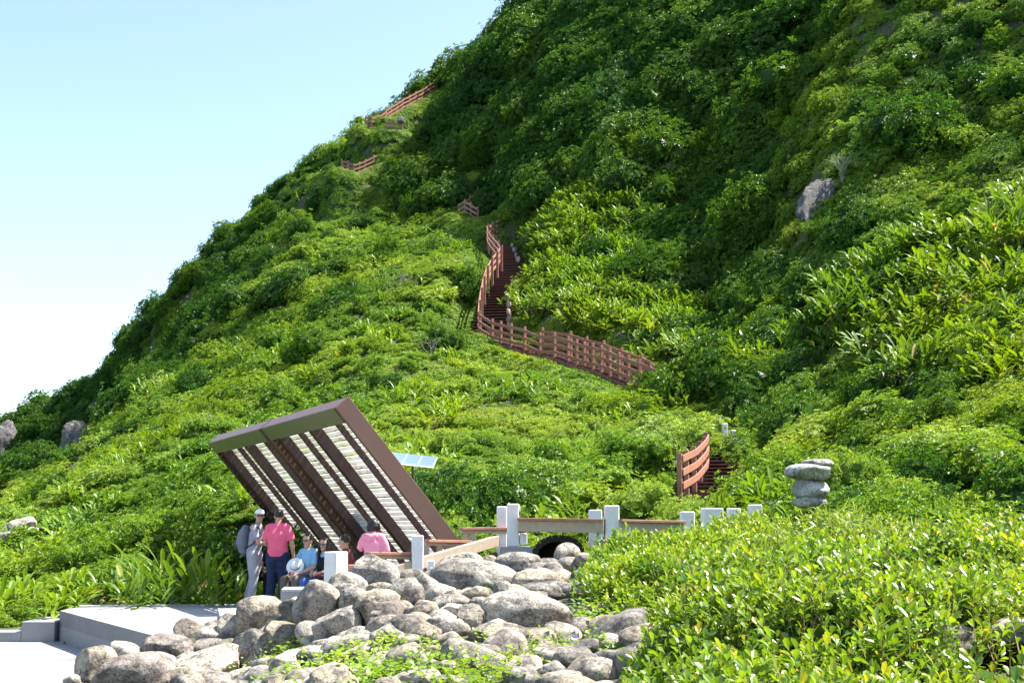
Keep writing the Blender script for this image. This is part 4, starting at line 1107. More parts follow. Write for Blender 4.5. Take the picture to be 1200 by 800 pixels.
for k in range(900):
    x = fr_.uniform(-5.6,1.2); y = fr_.uniform(8.2,17.4)
    if not _in(HEAP, x, y): continue
    s = fr_.uniform(.09,.22); z = float(hz(x, y)[0]); pxx, pyy = PX(x, y, z)
    if pyy > 830 or pxx < 125 or (pyy > 745 and pxx > 420 and fr_.random() < .45): continue
    if any((b[0].x-x)**2 + (b[0].y-y)**2 < (b[1]*.75)**2 for b in BPTS): continue
    o = obj('small_stone', small[int(fr_.integers(5))], None, (x, y, z+s*.25)); o.scale = (s*fr_.uniform(.9,1.5), s, s*fr_.uniform(.6,.9)); o.rotation_euler = tuple(fr_.uniform(-.4,.4,2))+(fr_.uniform(0,6),)
    best = min(range(len(BPTS)), key=lambda j: (BPTS[j][0].x-x)**2+(BPTS[j][0].y-y)**2)
    kdn = o.data.materials[0].name.split('_rock')[0].replace('_',' ')
    tag(o, 'small loose %s stone by the %s' % (kdn, ' '.join(BOULDERS[best][6].split()[:8])), 'stone', 'small stones by the ' + ' '.join(BOULDERS[best][6].split()[:8])); nf += 1
    if nf > 190: break
# pale rocks lying on the far left slope
for i, (px_, py_, Y_, w_, h_, rt, lab) in enumerate([(20,618,37,46,14,18,'pale rock low at the left edge of the slope'),(50,605,42,30,12,15,'pale angular rock above the left edge of the slope'),(35,622,37,20,8,10,'small rock beside the pale one on the left slope'),(95,600,42,34,7,22,'long pale rock streak on the left slope'),(72,612,40,22,8,20,'grey rock in the green of the left slope'),(45,589,50,18,7,25,'grey rock on the edge line of the left slope'),(105,570,52,26,6,33,'narrow pale rock high on the left slope'),(125,563,50,20,5,30,'narrow grey rock by the highest one of the left slope'),(160,546,50,16,5,25,'topmost pale rock of the left slope'),(5,630,36,26,10,10,'pale rock cut by the left edge of the picture'),(58,618,38,16,6,0,'tiny grey rock in the left slope scree'),(290,467,70,22,6,20,'thin bare ledge on the middle of the slope')]):
    c = P(px_, py_, Y_); s = Y_/FPX/2
    gz = float(hz(c.x, c.y)[0]); c.z = max(c.z, gz+.1)
    o = obj('slope_rock', stone_mesh('slope_rock', 1200+i, M['rock_pale' if i%2==0 else 'rock_grey'], sub=4, cuts=7, rough=.16), None, tuple(c)); o.scale = (w_*s, w_*s*.7, h_*s*1.5); o.rotation_euler = (0, -R(rt), .2)
    tag(o, lab, 'rock')
# bare cliff faces
M['cliff'] = boulder_mat('weathered_cliff', (.10,.098,.10), (.045,.045,.048), (.15,.145,.135), .3, .5)
for i, (px_, py_, Y_, w_, h_, rt, lab) in enumerate([(92,520,100,44,84,-28,'bare grey purple cliff face on the far left headland'),(4,512,104,26,40,0,'bare cliff patch at the left edge of the headland'),(2,592,96,26,40,0,'low bare cliff patch at the left edge'),(118,508,101,20,30,0,'small rock face right of the grey purple cliff'),(958,248,50.5,46,100,24,'bare grey cliff face beside the right hand spur'),(1010,236,51,24,26,0,'small bare cliff patch above the right hand spur'),(528,212,92,52,26,-20,'bare rock wall under the dark trees near the upper fence'),(700,75,83,20,12,0,'small bare rock patch high in the shaded cliff'),(470,141,95,10,9,0,'pale boulder beside the top fence')]):
    c = P(px_, py_, Y_); s = Y_/FPX/2; dd = (c - Vector((0,0,CAMZ))).normalized()
    zz = float(hz(c.x, c.y)[0])
    for _ in range(80):
        if hz(c.x, c.y)[0] < c.z - .2: break
        c = c - dd*.25
    c = c - dd*(.9 if px_ == 958 else .1 if px_ > 300 else .4)
    o = obj('rock_face', stone_mesh('rock_face', 1300+i, M['cliff'], sub=5, cuts=10, rough=.3), None, tuple(c)); o.scale = (w_*s, w_*s*.45, h_*s); o.rotation_euler = (R(-20), R(rt), .2)
    tag(o, lab, 'cliff face')

# ------------------------------------------------------------------ wooden fences and walkways on the slope
def fence(name, pts, lab, ph=1.12, rails=(.30,.62,.95), pw=.11, rh=.13, side=0, rail_mat='wood_red', sub=1, group='red brown timber fences along the hill path'):
    """pts: world positions of the post feet"""
    pts = [Vector(p) for p in pts]; root = empty(name, tuple(pts[0])); tag(root, lab, 'fence', group)
    for i, p in enumerate(pts):
        q = MB(); d = (pts[min(i+1,len(pts)-1)]-pts[max(i-1,0)]); rz_ = math.atan2(d.y, d.x)
        q.box(p + Vector((0,0,(ph-.35)/2)), (pw,pw,ph+.35), rz=rz_); rel(q, 'post', M['wood_red'], root, pts[0], bevel=.008)
    for h in rails:
        q = MB()
        for a, b_ in zip(pts[:-1], pts[1:]):
            d = Vector((b_.x-a.x, b_.y-a.y, 0)); d = Vector((-d.y, d.x, 0)).normalized() if d.length else Vector((0,1,0))
            if d.y > 0: d = -d
            off = d*(pw/2+.02)*(1 if side == 0 else side)
            q.bar(a+Vector((0,0,h))+off, b_+Vector((0,0,h))+off, .035, rh)
        rel(q, 'rail', M[rail_mat], root, pts[0])
    return root
def resample(pl, step):
    pl = [Vector(p) for p in pl]; out = [pl[0]]; acc = 0
    for a, b_ in zip(pl[:-1], pl[1:]):
        L = (b_-a).length; n = max(1, round(L/step))
        for k in range(1, n+1): out.append(a.lerp(b_, k/n))
    return out
# lower fence beside the first steps
fence('timber_fence', [P(797,582,28.6),P(805,577,29.4),P(814,571,30.4),P(821,563,31.4),P(826,556,32.4),P(828,550,33.4)], 'short curved fence with rails tinted sunlit pink at the lowest steps', ph=1.0, rails=(.25,.56,.87), rh=.15, rail_mat='wood_pink')
land = LAND
fence('timber_fence', [P(*p) for p in land], 'long fence along the middle landing, running down to the right')
fence('timber_fence', [P(p[0]+3,p[1]-7,p[2]+1.5) for p in land[5::2]], 'rear fence of the middle landing seen through the front one')
up_l, up_m = UP_L, UP_M
fence('timber_fence', resample([P(*p) for p in up_l], 1.6), 'curving fence with rails tinted sunlit peach left of the climbing stairs', rail_mat='wood_pink', side=-1)  # sunlight on these rails is put into the paler wood colour
fence('timber_fence', resample([P(*p) for p in up_m], 1.5), 'wavy fence at the bend where the stairs turn')
fence('timber_fence', [P(p[0],p[1],p[2]) for p in [(560,262,78),(552,257,78.8),(545,253,79.6),(538,258,80.4)]], 'small lower fence of the high bend')
fence('timber_fence', [P(*p) for p in [(538,258,80.4),(545,253,81),(551,248,81.8),(557,243,82.6),(560,236,84)]], 'small upper fence of the high bend', rail_mat='wood_pink')  # rails in the painted sunlit tint
fence('timber_fence', [P(*p) for p in [(400,203,93),(407,205,93),(414,208,93),(421,206,93.3),(428,203,93.6),(438,198,94),(446,194,94.5),(454,191,95)]], 'fence on the ridge below the zigzag')
fence('timber_fence', [P(*p) for p in [(428.5,152,97),(435,152,97),(442,150,97.4),(448,148,97.8),(452,144,98.2)]], 'fence at the ridge top corner standing against the sky')
fence('timber_fence', [P(*p) for p in [(452,158,96),(457,158,96),(463,159,96),(471,160,96)]], 'short fence below the ridge top corner')
fence('timber_fence', [P(*p) for p in [(452,143,98.4),(458,139,99),(465,135,99.6),(472,130,100.2),(480,126,100.8),(487,122,101.4),(495,118,102),(504,112,102.6),(515,106,103.4)]], 'highest fence climbing right along the skyline')
fence('timber_fence', [P(*p) for p in [(471,214,91),(479,216,91),(487,218,91)]], 'far fence piece half hidden under the dark trees', ph=.9)
fence('timber_fence', [P(*p) for p in [(503,213,90),(511,217,90),(519,220,90),(525,222,90)]], 'far fence piece beside the bare rock wall', ph=.9)
def treads(name, pl, width, lab, rise=.16, run=.34, posts=True, rot_follow=True):
    """stairs: single boards across a path, each at its own height, on two stringers"""
    pl = [Vector(p) for p in pl]; root = empty(name, tuple(pl[0])); tag(root, lab, 'stairs')
    seg = np.array([(b_-a).length for a, b_ in zip(pl[:-1], pl[1:])]); tot = seg.sum(); n = int(tot/run); cum = np.r_[0, np.cumsum(seg)]
    zlast = None; prev = None; sl, sr = [], []
    n = min(n, 98)
    for k in range(n+1):
        t = tot*k/n; i = min(np.searchsorted(cum, t, 'right')-1, len(seg)-1); f = (t-cum[i])/seg[i]; p = pl[i].lerp(pl[i+1], f)
        d = pl[min(i+1,len(pl)-1)]-pl[i]
        if i+2 < len(pl): d = d.normalized().lerp((pl[i+2]-pl[i+1]).normalized(), f)
        rz_ = math.atan2(d.y, d.x); q = MB()
        q.box(p, (run*1.0*math.hypot(d.x,d.y)/max(d.length,.01)+.04, width, .045), rz=rz_); rel(q, 'tread', M['wood_dark'], root, pl[0])
        s_ = Vector((-math.sin(rz_), math.cos(rz_), 0))*(width/2-.05); sl.append(p+s_-Vector((0,0,.14))); sr.append(p-s_-Vector((0,0,.14)))
    for S in (sl, sr):
        q = MB()
        for a, b_ in zip(S[:-1:3], S[3::3]): q.bar(a, b_, .06, .22)
        rel(q, 'stringer', M['wood_red'], root, pl[0])
    return root
treads('timber_stairs', DECK_LOW + np.array([0,0,.1]), 1.5, 'dark lower stairs rising between the bushes')
treads('timber_stairs', DECK_MID, 1.35, 'boardwalk behind the long landing fence', run=.30)
treads('timber_stairs', DECK_UP, 1.75, 'dark red brown stairs curving up the slope', run=.36)
treads('timber_stairs', DECK_TOP, 1.3, 'short dark stairs at the high bend', run=.4)
# whitish kerb stones on the right of the climbing stairs
ks = stone_mesh('kerb_stone', 77, M['rock_pale'], sub=2, cuts=5)
for i, p in enumerate([(598,384,58.5),(597,374,59.4),(596,366,60.2),(596,357,61),(597,348,62),(600,340,63.2),(604,332,64.6),(605,300,70),(607,304,69),(603,293,71.5),(600,288,73),(566,251,82),(565,247,83)]):
    c = P(*p); o = obj('kerb_stone', ks, None, tuple(c)); o.scale = (.10,.16,.20); o.rotation_euler.z = i*1.3
    tag(o, 'whitish kerb stone along the right side of the climbing stairs', 'stone', 'whitish kerb stones beside the climbing stairs')

# bare twiggy bushes that stick out of the green
def twig_bush(seed, n=26, L=.9):
    r = np.random.default_rng(seed); q = MB()
    def grow(p, d, l, rad, k):
        e = p + d*l; mid = p + d*l*.5 + Vector(r.normal(size=3))*l*.06
        q.tube([p, mid, e], [rad, rad*.8, rad*.6], 4, cap=False)
        if k:
            for _ in range(int(r.integers(2,4))):
                dd = (d + Vector(r.normal(size=3))*.5 + Vector((0,0,.12))).normalized(); grow(e, dd, l*r.uniform(.55,.85), rad*.6, k-1)
    for _ in range(5): grow(Vector((0,0,-.15)), Vector((r.normal()*.55, r.normal()*.55, 1)).normalized(), L*.42, .02, 3)
    return q
M['twig'] = flat_mat('bleached_grey_twig', (.34,.31,.26), .9, .2, 12)
tb = []
for k in range(3):
    o = twig_bush(30+k).build('bare_bush', M['twig']); tb.append(o.data); bpy.data.objects.remove(o)
for i, (px_,py_,Y_,s_,lab) in enumerate([(985,160,50,1.5,'large bare grey twig bush high on the right hand spur'),(965,175,50,1.1,'smaller bare grey twig bush left of the large one on the spur'),(790,95,68,1.3,'bare twigs in the shaded cliff near its top'),(690,60,84,1.3,'bare grey branches at the top of the ridge cliff'),(640,75,88,1.4,'bare branches on the ridge left of the cliff'),(800,400,48,1.0,'dry twigs above the end of the landing fence'),(1010,130,51,1.0,'bare twigs at the top of the right hand spur'),(470,330,63,1.1,'dry grey bush on the slope left of the bend'),(330,370,68,1.2,'dry grey bush in the middle of the open slope'),(505,395,53,.9,'dry twigs left of the landing fence'),(930,400,40,.9,'dry twigs at the foot of the right hand spur'),(1150,230,40,.9,'dry twigs near the right edge of the spur'),(240,500,47,.8,'dry twigs on the lower slope behind the shelter')]):
    c = P(px_,py_,Y_); dd = (c - Vector((0,0,CAMZ))).normalized()
    for _ in range(60):
        if hz(c.x, c.y)[0] < c.z - .15: break
        c = c - dd*.25
    c.z = float(hz(c.x,c.y)[0]) + .35
    o = obj('bare_bush', tb[i%3], None, tuple(c)); o.scale = (s_,)*3; o.rotation_euler.z = i*1.7; tag(o, lab, 'shrub')
# ------------------------------------------------------------------ plants close to the camera
frg = np.random.default_rng(21)
FRONT = [(1.05,16.6),(1.1,15.2),(.85,13.6),(1.15,12.6),(1.75,11.6),(1.2,9.7),(.95,8.6),(.55,7.4),(.4,6.0),(8,6.0),(11.5,16.6),(12,18),(6.2,17.2),(4.6,17.4),(3.4,17.2)]
fx, fy = poisson(0, 12, 5.5, 18.2, .13, frg)
ok = _in(FRONT, fx, fy) & (noise2(fx, fy, .5, 57) + .5*frg.random(len(fx)) > -.2)
fx, fy = fx[ok], fy[ok]; fz = hz(fx, fy)
mound = .30*noise2(fx, fy, 1.7, 51) + .16*noise2(fx, fy, .6, 53) + frg.uniform(-.05,.05,len(fx))
ROCKS_F = [(b[0].x,b[0].y,b[1]) for b, q in zip(BPTS, BOULDERS) if q[0] > 680]
near_rock = np.zeros(len(fx), bool)
for (rx, ry, rr_) in ROCKS_F: near_rock |= ((fx-rx)/(rr_*1.0))**2 + ((fy-ry+.35)/(rr_*.7+.42))**2 < 1
edgeL = np.clip((fx - np.interp(fy, [6,8.6,9.7,11.6,12.6,13.6,15.2,16.6], [.4,.95,1.2,1.75,1.15,.85,1.1,1.05]))/.5, .0, 1)
hgt = (.28 + mound)*np.clip(edgeL+.25,0,1); hgt = hgt - .05*np.clip((fy-11.5)/2.5,0,1)*np.clip((5.5-fx)/2.5,0,1) - .12*np.clip((fy-11)/3,0,1); hgt = np.maximum(hgt, .0)
keep = ~near_rock; fx, fy, fz, hgt, edgeL = fx[keep], fy[keep], fz[keep], hgt[keep], edgeL[keep]
hgt = hgt + np.where(frg.random(len(fx))<.05, frg.uniform(.05,.16,len(fx)), 0)
fsel = np.where(noise2(fx, fy, .8, 63) + .35*frg.normal(size=len(fx)) > .12, frg.integers(5,8,len(fx)), frg.integers(0,5,len(fx)))
rt = np.c_[frg.normal(size=(len(fx),2))*.22, frg.uniform(0,6.28,len(fx))]
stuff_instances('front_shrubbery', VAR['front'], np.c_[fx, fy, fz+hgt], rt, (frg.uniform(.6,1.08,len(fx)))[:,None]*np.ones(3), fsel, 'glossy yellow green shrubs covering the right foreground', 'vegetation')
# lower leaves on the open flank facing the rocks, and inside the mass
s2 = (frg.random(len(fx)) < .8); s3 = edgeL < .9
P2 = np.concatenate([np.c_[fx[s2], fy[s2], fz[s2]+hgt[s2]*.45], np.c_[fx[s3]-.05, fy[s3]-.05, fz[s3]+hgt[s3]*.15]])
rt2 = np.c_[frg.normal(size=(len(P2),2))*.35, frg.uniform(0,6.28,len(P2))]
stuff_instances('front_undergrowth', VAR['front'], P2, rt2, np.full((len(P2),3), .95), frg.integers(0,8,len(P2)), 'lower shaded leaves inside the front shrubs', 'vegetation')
# creeper between the stones
vx, vy = poisson(-6, 2.2, 7.2, 17.5, .15, frg); vz = hz(vx, vy); vpx, vpy = PX(vx, vy, vz+.1)
nv = noise2(vx, vy, .9, 71)
zoneA = _in([(395,745),(450,742),(560,750),(680,735),(700,690),(760,700),(770,760),(640,770),(560,810),(380,815),(330,800),(310,760),(350,770)], vpx, vpy)
zoneB = _in([(330,740),(370,745),(350,775),(320,790),(300,770)], vpx, vpy)
ok = ((zoneA & ((nv > .12) | (frg.random(len(vx)) < .30))) | (zoneB & (nv > .1)) | (_in(HEAP,vx,vy) & (nv > .55) & (vpx > 300))) & ~_in(PLAT,vx,vy) & ~_in(PLAZA,vx,vy)
vx, vy, vz = vx[ok], vy[ok], vz[ok]
stuff_instances('creeper_foliage', VAR['vine'], np.c_[vx, vy, vz+.0+frg.uniform(0,.05,len(vx))], np.c_[frg.normal(size=(len(vx),2))*.3, frg.uniform(0,6,len(vx))], np.full((len(vx),3),1.0)*frg.uniform(.5,.85,(len(vx),1)), frg.integers(0,3,len(vx)), 'bright green creeper spreading between the boulders', 'vegetation')
# green edge right behind the platform and around the terrace
ex, ey = poisson(-10.5, 5.5, 15.5, 31, .30, frg); okp = (_in(TERRACE, ex, ey) & ~_in(PLAT, ex, ey) & ~_in(HEAP, ex, ey)) | ((ex < -7.3) & (ex > -10) & (ey > 21.9) & (ey < 23.5))
okp &= ~((ex > -8.9) & (ex < -7.6) & (ey < 22.4))
under = (ex > -6.8) & (ex < .6) & (ey < 24.5); okp &= ~(under & (frg.random(len(ex)) < .8)) & ~((ex > -5.5) & (ex < .4) & (ey < 22.8))
ex, ey = ex[okp], ey[okp]; ez = hz(ex, ey)
stuff_instances('terrace_ground_cover', VAR['shrub'], np.c_[ex, ey, ez-.03], np.c_[np.zeros((len(ex),2)), frg.uniform(0,6,len(ex))], frg.uniform(.22,.42,(len(ex),1))*np.array([1,1,.7]), frg.integers(0,6,len(ex)), 'low green ground cover behind the platform and shelter', 'vegetation')
# clump of big strap leaves left of the people
big_strap = [strap_mesh('strap_leaves', 700+k, M['leaf_strap_dark'], M['leaf_dead'], nst=24, rad=.66, L=.64, W=.085, per=7, nd=90, hgt=1.05, lean=.42, curl=.22) for k in range(3)]
for (px_,py_,Y_,s_,k,lab) in [(195,702,22.9,1.05,0,'large strap leaved clump with withered leaves left of the man in grey'),(240,700,23.2,.85,1,'smaller strap leaved clump between the large one and the man in grey'),(168,695,24.2,.8,2,'strap leaved clump at the back left of the large one'),
      (1065,430,32,1.1,1,'bright strap leaved clump on the right hand spur'),(1190,300,37,1.3,0,'tall strap leaved clump at the right edge'),(1140,350,35,1.2,2,'strap leaved clump below the right edge one'),(995,375,40,1.1,0,'strap leaved clump at the left flank of the right hand spur')]:
    p = P(px_,py_,Y_); p.z = float(hz(p.x,p.y)[0]) + (.5 if px_ > 900 else 0)
    o = obj('strap_leaved_plant', big_strap[k], None, tuple(p)); o.scale = (s_,)*3; o.rotation_euler.z = k*1.1; tag(o, lab, 'plant')
# tall grass by the stacked stones
gm = [grass_mesh('grass_blades', 720+k, M['leaf_grass'], n=55, rad=.5, L=.75, W=.022, curl=.55) for k in range(3)]
for (px_,py_,Y_,k,lab) in [(1000,625,14.5,1,'tall pale grass tuft right of the stacked stones'),(985,632,14.0,0,'dry brown grass tuft below the stacked stones'),(1022,628,14.2,2,'leaning grass tuft farther right of the stacked stones'),(905,640,14.0,0,'thin dry grass tuft left of the stacked stones'),(958,612,15.2,2,'green grass blades in front of the stacked stones')]:
    p = P(px_,py_,Y_); o = obj('grass_tuft', gm[k], None, (p.x,p.y-.3,p.z-.05)); o.rotation_euler.z = k*2.0; tag(o, lab, 'grass tuft')
# morning glory flowers
m, nt, b = nmat('violet_petals'); b.inputs['Base Color'].default_value = (.50,.42,.80,1); b.inputs['Roughness'].default_value = .6; M['petal'] = m
m, nt, b = nmat('flower_throat'); b.inputs['Base Color'].default_value = (.8,.75,.85,1); M['throat'] = m
for (px_,py_,lab) in [(673,746,'violet morning glory flower below the bush'),(588,752,'violet morning glory flower right of the dark angular boulder'),(439,783,'violet flower in the creeper at the bottom'),(799,641,'pale violet flower on top of the front bush'),(521,764,'faint violet flower beside the round pebble')]:
    Y_ = boulder_Y(min(px_,790), py_) - .25; c = P(px_,py_,Y_)
    v = [(0,0,-.02)] + [(math.cos(t)*.008,math.sin(t)*.008,0) for t in np.arange(10)*.628] + [(math.cos(t)*.032,math.sin(t)*.032,.018+.003*math.sin(5*t)) for t in np.arange(10)*.628]
    t1 = np.array([[0,1+(k+1)%10,1+k] for k in range(10)]); q1 = np.array([[1+k,1+(k+1)%10,11+(k+1)%10,11+k] for k in range(10)])
    o = obj('flower', mesh_np('flower', v, [t1,q1], [M['petal']], True), None, tuple(c)); o.rotation_euler = (R(65),0,0); tag(o, lab, 'flower')
    o2 = obj('throat', mesh_np('throat', [(0,0,-.018)]+[(math.cos(t)*.009,math.sin(t)*.009,.003) for t in np.arange(8)*.785], [np.array([[0,1+(k+1)%8,1+k] for k in range(8)])], [M['throat']]), o)
# ------------------------------------------------------------------ people
def etube(pts, rad, side=(1,0,0), n=16, cap=1.0):
    """closed tube with elliptic sections; rad: list of (across, deep)"""
    pts = [Vector(p) for p in pts]; V_, F_ = [], []
    rad = [(r, r) if not hasattr(r, '__len__') else r for r in rad]
    # round the ends
    P_, R_ = [], []
    d0 = (pts[1]-pts[0]).normalized(); d1 = (pts[-1]-pts[-2]).normalized()
    r0 = min(rad[0])*cap; r1 = min(rad[-1])*cap
    for t in (1.0,.85,.5): P_.append(pts[0]-d0*r0*t); R_.append(tuple(q*math.sqrt(max(0,1-t*t)) + .0005 for q in rad[0]))
    for p, r in zip(pts, rad): P_.append(p); R_.append(r)
    for t in (.5,.85,1.0): P_.append(pts[-1]+d1*r1*t); R_.append(tuple(q*math.sqrt(max(0,1-t*t)) + .0005 for q in rad[-1]))
    S = Vector(side)
    for i, p in enumerate(P_):
        d = P_[min(i+1,len(P_)-1)]-P_[max(i-1,0)]; d = d.normalized() if d.length > 1e-7 else d0
        a = (S - d*S.dot(d));
        if a.length < 1e-3: a = Vector((0,1,0)) - d*d.y
        a.normalize(); b_ = d.cross(a)
        for k in range(n):
            t = 2*math.pi*k/n; V_.append(p + a*math.cos(t)*R_[i][0] + b_*math.sin(t)*R_[i][1])
    for i in range(len(P_)-1):
        for k in range(n): F_.append([i*n+k, i*n+(k+1)%n, (i+1)*n+(k+1)%n, (i+1)*n+k])
    F_.append([k for k in range(n)][::-1]); F_.append([(len(P_)-1)*n+k for k in range(n)])
    return V_, F_
def ball(c, r, M3=None, n=3):
    bm = bmesh.new(); bmesh.ops.create_icosphere(bm, subdivisions=n, radius=1); r = r if hasattr(r,'__len__') else (r,)*3
    M3 = M3 or Matrix.Identity(3); V_ = [Vector(c) + M3 @ Vector((v.co.x*r[0], v.co.y*r[1], v.co.z*r[2])) for v in bm.verts]
    F_ = [[v.index for v in f.verts] for f in bm.faces]; bm.free(); return V_, F_
def fuse(name, pieces, mat, parent, voxel=.012, smooth=4, fac=.5):
    V_, F_ = [], []
    for v, f in pieces:
        b_ = len(V_); V_ += [tuple(q) for q in v]; F_ += [[b_+i for i in g] for g in f]
    me = bpy.data.meshes.new(name); me.from_pydata(V_, [], F_)
    bm = bmesh.new(); bm.from_mesh(me); bmesh.ops.recalc_face_normals(bm, faces=bm.faces); bm.to_mesh(me); bm.free()
    tmp = bpy.data.objects.new(name+'_raw', me); COL.objects.link(tmp)
    md = tmp.modifiers.new('r', 'REMESH'); md.mode = 'VOXEL'; md.voxel_size = voxel; md.use_smooth_shade = True
    if smooth:
        md = tmp.modifiers.new('s', 'SMOOTH'); md.factor = fac; md.iterations = smooth
    dg = bpy.context.evaluated_depsgraph_get(); out = bpy.data.meshes.new_from_object(tmp.evaluated_get(dg)); out.name = name
    bpy.data.objects.remove(tmp); out.materials.clear(); out.materials.append(mat)
    out.polygons.foreach_set('use_smooth', [True]*len(out.polygons))
    return obj(name, out, parent)
def cloth(name, col, var=.12, rough=.85): return flat_mat(name, col, rough, var, 9, .25, .15)
M['skin'] = flat_mat('tanned_skin', (.50,.29,.20), .5, .06, 10, 0, .35)
M['hair'] = flat_mat('black_hair', (.012,.010,.009), .4, .3, 40, .3, .4)
M['shoe'] = flat_mat('dark_shoe_leather', (.05,.045,.04), .5, .2, 10)
M['lens'] = flat_mat('sunglass_lens', (.008,.008,.01), .1, .0, 3, 0, .8)
M['lip'] = flat_mat('lip', (.38,.15,.12), .5, .05, 5)
def hand(wrist, d, palm_n, curl=.6, s=1.0, thumb_side=1):
    """palm, four bent fingers of different length and a thumb from the side of the palm"""
    d = Vector(d).normalized(); n_ = Vector(palm_n); n_ = (n_ - d*n_.dot(d)).normalized(); w = d.cross(n_)*thumb_side
    wr = Vector(wrist); out = [etube([wr - d*.02, wr + d*.03*s, wr + d*.085*s], [(.026*s,.020*s),(.036*s,.017*s),(.040*s,.014*s)], w)]
    for k, L in enumerate((.072,.080,.074,.058)):
        b_ = wr + d*.085*s + w*(.030 - .020*k)*s; p = [b_ - d*.02*s]; a = .15
        for q in (.42,.33,.25):
            dd = d*math.cos(a) + n_*math.sin(a); b_ = b_ + dd*L*q*s; p.append(Vector(b_)); a += curl
        out.append(etube(p, [.0095*s,.009*s,.0085*s,.0075*s], w, 8))
    b_ = wr + d*.025*s + w*.028*s; td = (d*.6 + w*.75 + n_*.25).normalized(); t2 = (d*.9 + w*.25 + n_*.4).normalized()
    out.append(etube([b_ - td*.01, b_+td*.035*s, b_+td*.035*s+t2*.03*s], [.013*s,.011*s,.009*s], n_, 8))
    return out
def person(lab, loc, rz, J, spec, scale=1.0, name='person'):
    """J: joints in metres, figure faces -Y before turning; x is its own left when seen from the front"""
    root = empty(name, loc, rz); root.scale = (scale,)*3; tag(root, lab, 'person')
    g = lambda k: Vector(J[k])
    pel, wst, cst, nk, hd = g('pelvis'), g('waist'), g('chest'), g('neck'), g('head')
    yaw = J.get('head_yaw', 0); ptc = J.get('head_pitch', 0); w = spec.get('build', 1.0)
    sside = (g('shR')-g('shL')).normalized(); hside = (g('hipR')-g('hipL')).normalized()
    HM = Matrix.Rotation(yaw, 3, 'Z') @ Matrix.Rotation(ptc, 3, 'X')
    H = lambda x,y,z: hd + HM @ Vector((x,y,z))
    body = [etube([pel, wst, cst, nk-Vector((0,0,.05))], [(.150*w,.105*w),(.130*w,.095*w),(.160*w,.105*w),(.085,.07)], sside),
            etube([nk-Vector((0,0,.06)), nk, hd-Vector((0,0,.03))], [.062,.052,.055], sside)]
    hm, hf = ball(hd + Vector((0,0,.03)), (.074,.092,.098), HM)
    body += [(hm, hf), etube([H(0,-.025,-.02), H(0,-.045,-.075)], [(.056,.05),(.036,.035)], tuple(HM@Vector((1,0,0)))),
             etube([H(0,-.086,.018), H(0,-.108,-.018)], [.010,.014], tuple(HM@Vector((1,0,0))), 8), ball(H(.076,.005,.0), (.010,.020,.030), HM, 2), ball(H(-.076,.005,.0), (.010,.020,.030), HM, 2)]
    for s in 'LR':
        sh_, el, wr = g('sh'+s), g('el'+s), g('wr'+s)
        body.append(etube([sh_.lerp(cst,.25), sh_, sh_.lerp(el,.35), el], [.045*w,.048*w,.044*w,.038*w], (0,0,1) if abs((el-sh_).normalized().z) < .7 else (1,0,0)))
        body.append(etube([el, el.lerp(wr,.3), wr], [.038*w,.039*w,.026], (1,0,0)))
        hd_ = J.get('hand'+s, ((wr-el).normalized(), (0,-1,0)))
        body += hand(wr, hd_[0], hd_[1], J.get('curl', .5), 1.0, 1 if s == 'L' else -1)
        hp_, kn, an = g('hip'+s), g('kn'+s), g('an'+s)
        body.append(etube([hp_, hp_.lerp(kn,.35), kn], [.088*w,.080*w,.056*w], (1,0,0))); body.append(etube([kn, kn.lerp(an,.3), an], [.056*w,.056*w,.038], (1,0,0)))
        ft = Vector(J.get('foot'+s, (0,-1,0))).normalized(); body.append(etube([an+Vector((0,0,-.02)) - ft*.04, an+Vector((0,0,-.045))+ft*.06, an+Vector((0,0,-.06))+ft*.13], [.036,.038,.026], tuple(ft.cross(Vector((0,0,1))))))
    fuse('body', body, M['skin'], root, .0075, 3)
    # shirt
    sp = spec['shirt']; hem = sp.get('hem', .04); sl = sp.get('sleeve', .7); e = sp.get('loose', .016)
    low = pel - (wst-pel).normalized()*hem
    sh_p = [etube([low, pel.lerp(wst,.5), wst, cst, cst.lerp(nk,.75)], [(.160*w+e,.118*w+e),(.150*w+e,.112*w+e),(.142*w+e,.104*w+e),(.168*w+e,.112*w+e),(.072+e*.5,.062+e*.5)], sside, cap=.12)]
    for s in 'LR':
        sh_, el, wr = g('sh'+s), g('el'+s), g('wr'+s)
        sh_p.append(etube([cst.lerp(nk,.30).lerp(sh_,.35), sh_.lerp(cst,.06), sh_.lerp(el,min(sl,.5)), sh_.lerp(el,min(sl,1))], [.062*w+e*.3,.052*w+e*.35,.050*w+e*.7,(.050*w if sl<1 else .042*w)+e*.7], (0,0,1) if abs((el-sh_).normalized().z) < .7 else (1,0,0), cap=.2))
        if sl > 1: sh_p.append(etube([el, el.lerp(wr, sl-1)], [.042*w+e*.7,.033*w+e*.7], (1,0,0), cap=.2))
    sh_p.append(etube([g('shL').lerp(cst,.1), cst.lerp(nk,.62), g('shR').lerp(cst,.1)], [.060*w+e*.5,.070*w+e*.4,.060*w+e*.5], (0,1,0), cap=.5))
    # collar
    sh_p.append(etube([nk-Vector((0,0,.055)), nk-Vector((0,0,.015))], [.068,.062], sside))
    shirt = fuse('shirt', sh_p, sp['mat'], root, .012, 5)
    ts = spec['trousers']; e = ts.get('loose', .014)
    tp = [etube([pel+Vector((0,0,.06)) if ts.get('high') else pel, (g('hipL')+g('hipR'))/2 ], [(.158*w+e*.5,.112*w+e*.5),(.160*w+e,.112*w+e)], hside)]
